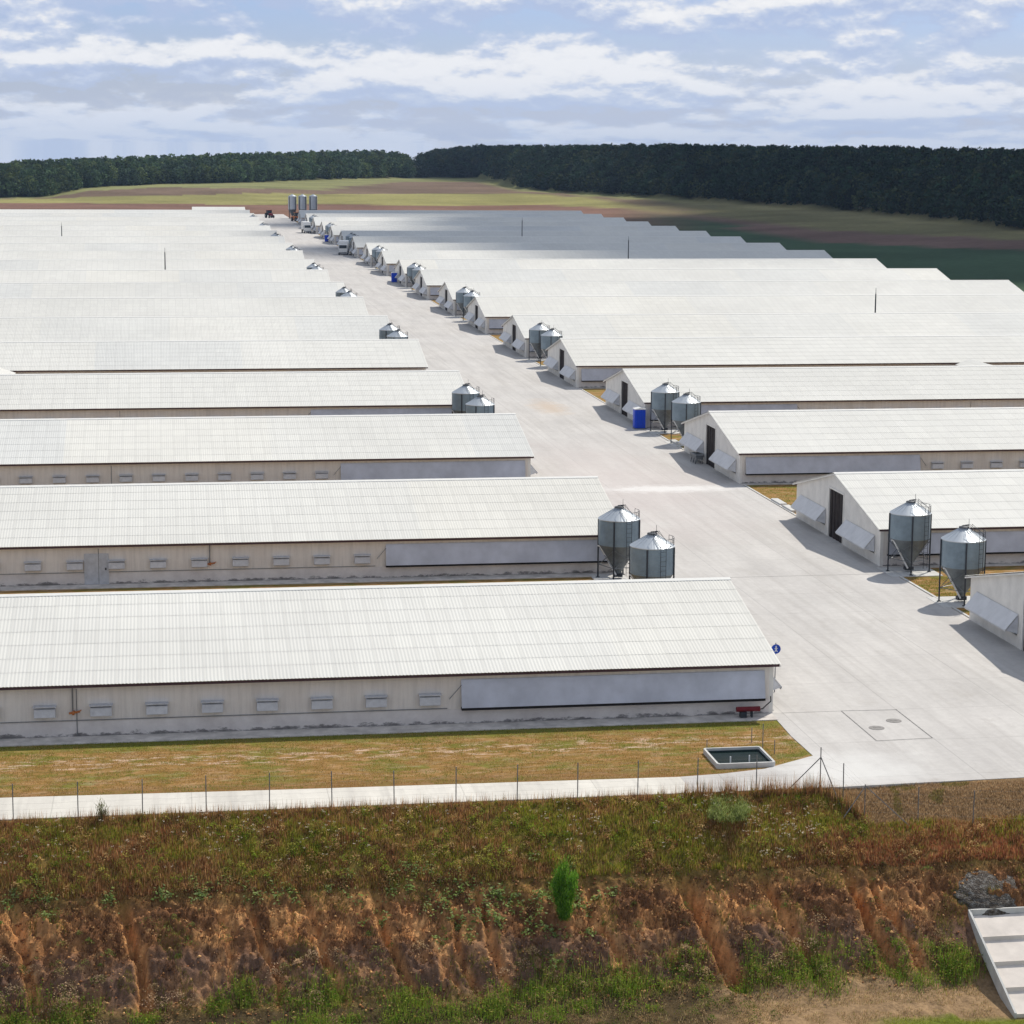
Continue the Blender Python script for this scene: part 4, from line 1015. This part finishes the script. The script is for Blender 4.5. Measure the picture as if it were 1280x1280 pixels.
nt.links.new(sp0.outputs[0], cb0.inputs[0]); nt.links.new(sp0.outputs[1], cb0.inputs[1]); nt.links.new(mth(nt, 'MAXIMUM', sp0.outputs[2], .004), cb0.inputs[2]); nt.links.new(cb0.outputs[0], sky.inputs[0])
sky.altitude = 100; sky.air_density = 1.2; sky.dust_density = .4; sky.ozone_density = 2.5
dr = nt.nodes.new('ShaderNodeTexCoord').outputs['Generated']
sx = nt.nodes.new('ShaderNodeSeparateXYZ'); nt.links.new(dr, sx.inputs[0])
zz = mth(nt, 'MAXIMUM', sx.outputs[2], 0.0)
den = mth(nt, 'ADD', zz, .022)
cv = nt.nodes.new('ShaderNodeCombineXYZ')
nt.links.new(mth(nt, 'DIVIDE', sx.outputs[0], den), cv.inputs[0]); nt.links.new(mth(nt, 'DIVIDE', sx.outputs[1], den), cv.inputs[1])
# cloud decks, seen almost edge-on near the horizon: long flat bases, billowing tops
low = ramp(nt, zz, [(0, 1.), (.07, 1.), (.20, 0.)])
skc = mix(nt, low, sky.outputs[0], mix(nt, 1., sky.outputs[0], (.74,.86,1.42), 'MULTIPLY'))
nt.links.new(skc, bg.inputs[0]); bg.inputs[1].default_value = .08
def deck(dz, sx_, sz_, seed, det=8, rgh=.56):
    cvx = nt.nodes.new('ShaderNodeCombineXYZ')
    e = mth(nt, 'POWER', mth(nt, 'ADD', zz, .003+dz), .62)
    nt.links.new(mth(nt, 'MULTIPLY', sx.outputs[0], sx_), cvx.inputs[0]); nt.links.new(mth(nt, 'MULTIPLY', e, sz_), cvx.inputs[1]); cvx.inputs[2].default_value = seed
    return noise(nt, cvx.outputs[0], 1., det, rgh)
f1 = deck(0, 11., 23., 3.3, 2, .45); f2 = deck(.0065, 11., 23., 3.3, 2, .45)
g1 = deck(0, 42., 44., 9.1, 9, .58); g2 = deck(.0032, 42., 44., 9.1, 9, .58)
F1 = mth(nt, 'ADD', mth(nt, 'MULTIPLY', f1, .56), mth(nt, 'MULTIPLY', g1, .44))
F2 = mth(nt, 'ADD', mth(nt, 'MULTIPLY', f2, .56), mth(nt, 'MULTIPLY', g2, .44))
cover_ = ramp(nt, F1, [(.405, 0.), (.45, .7), (.50, .97)])
lit = ramp(nt, mth(nt, 'ADD', mth(nt, 'ADD', mth(nt, 'MULTIPLY', mth(nt, 'SUBTRACT', F1, F2), 3.6), mth(nt, 'MULTIPLY', mth(nt, 'SUBTRACT', F1, .5), 1.5)), .47), [(.22, (.46,.55,.76)), (.46, (.60,.67,.82)), (.66, (.86,.87,.90)), (.85, (.93,.93,.94))])
hz = ramp(nt, zz, [(0, 1.), (.010, .9), (.030, .30), (.07, 0.)])
lit = mix(nt, mth(nt, 'MULTIPLY', hz, .70), lit, (.53,.63,.82))
high = ramp(nt, zz, [(.08, 0.), (.3, 1.)])
lit = mix(nt, high, lit, (.45,.50,.60))
bg2 = nt.nodes.new('ShaderNodeBackground'); nt.links.new(lit, bg2.inputs[0]); bg2.inputs[1].default_value = 1.
fac = mth(nt, 'MAXIMUM', cover_, mth(nt, 'MULTIPLY', hz, .8))
ms = nt.nodes.new('ShaderNodeMixShader'); nt.links.new(fac, ms.inputs[0]); nt.links.new(bg.outputs[0], ms.inputs[1]); nt.links.new(bg2.outputs[0], ms.inputs[2]); nt.links.new(ms.outputs[0], out.inputs[0])

hz_m = bpy.data.materials.new('haze_air'); hz_m.use_nodes = True; hn = hz_m.node_tree; hn.nodes.clear()
ho = hn.nodes.new('ShaderNodeOutputMaterial'); pv = hn.nodes.new('ShaderNodeVolumePrincipled'); pv.inputs['Color'].default_value = (.50,.68,1,1); pv.inputs['Density'].default_value = .000055; pv.inputs['Anisotropy'].default_value = .2
hn.links.new(pv.outputs[0], ho.inputs['Volume'])
tag(MB().box(-2600, 3600, -400, 4600, -16, 48).build('haze', hz_m), kind='stuff')
S.view_settings.view_transform = 'Standard'; S.view_settings.look = 'None'; S.view_settings.exposure = 0; S.view_settings.gamma = 1
S.cycles.max_bounces = 5; S.cycles.diffuse_bounces = 3; S.cycles.transparent_max_bounces = 8
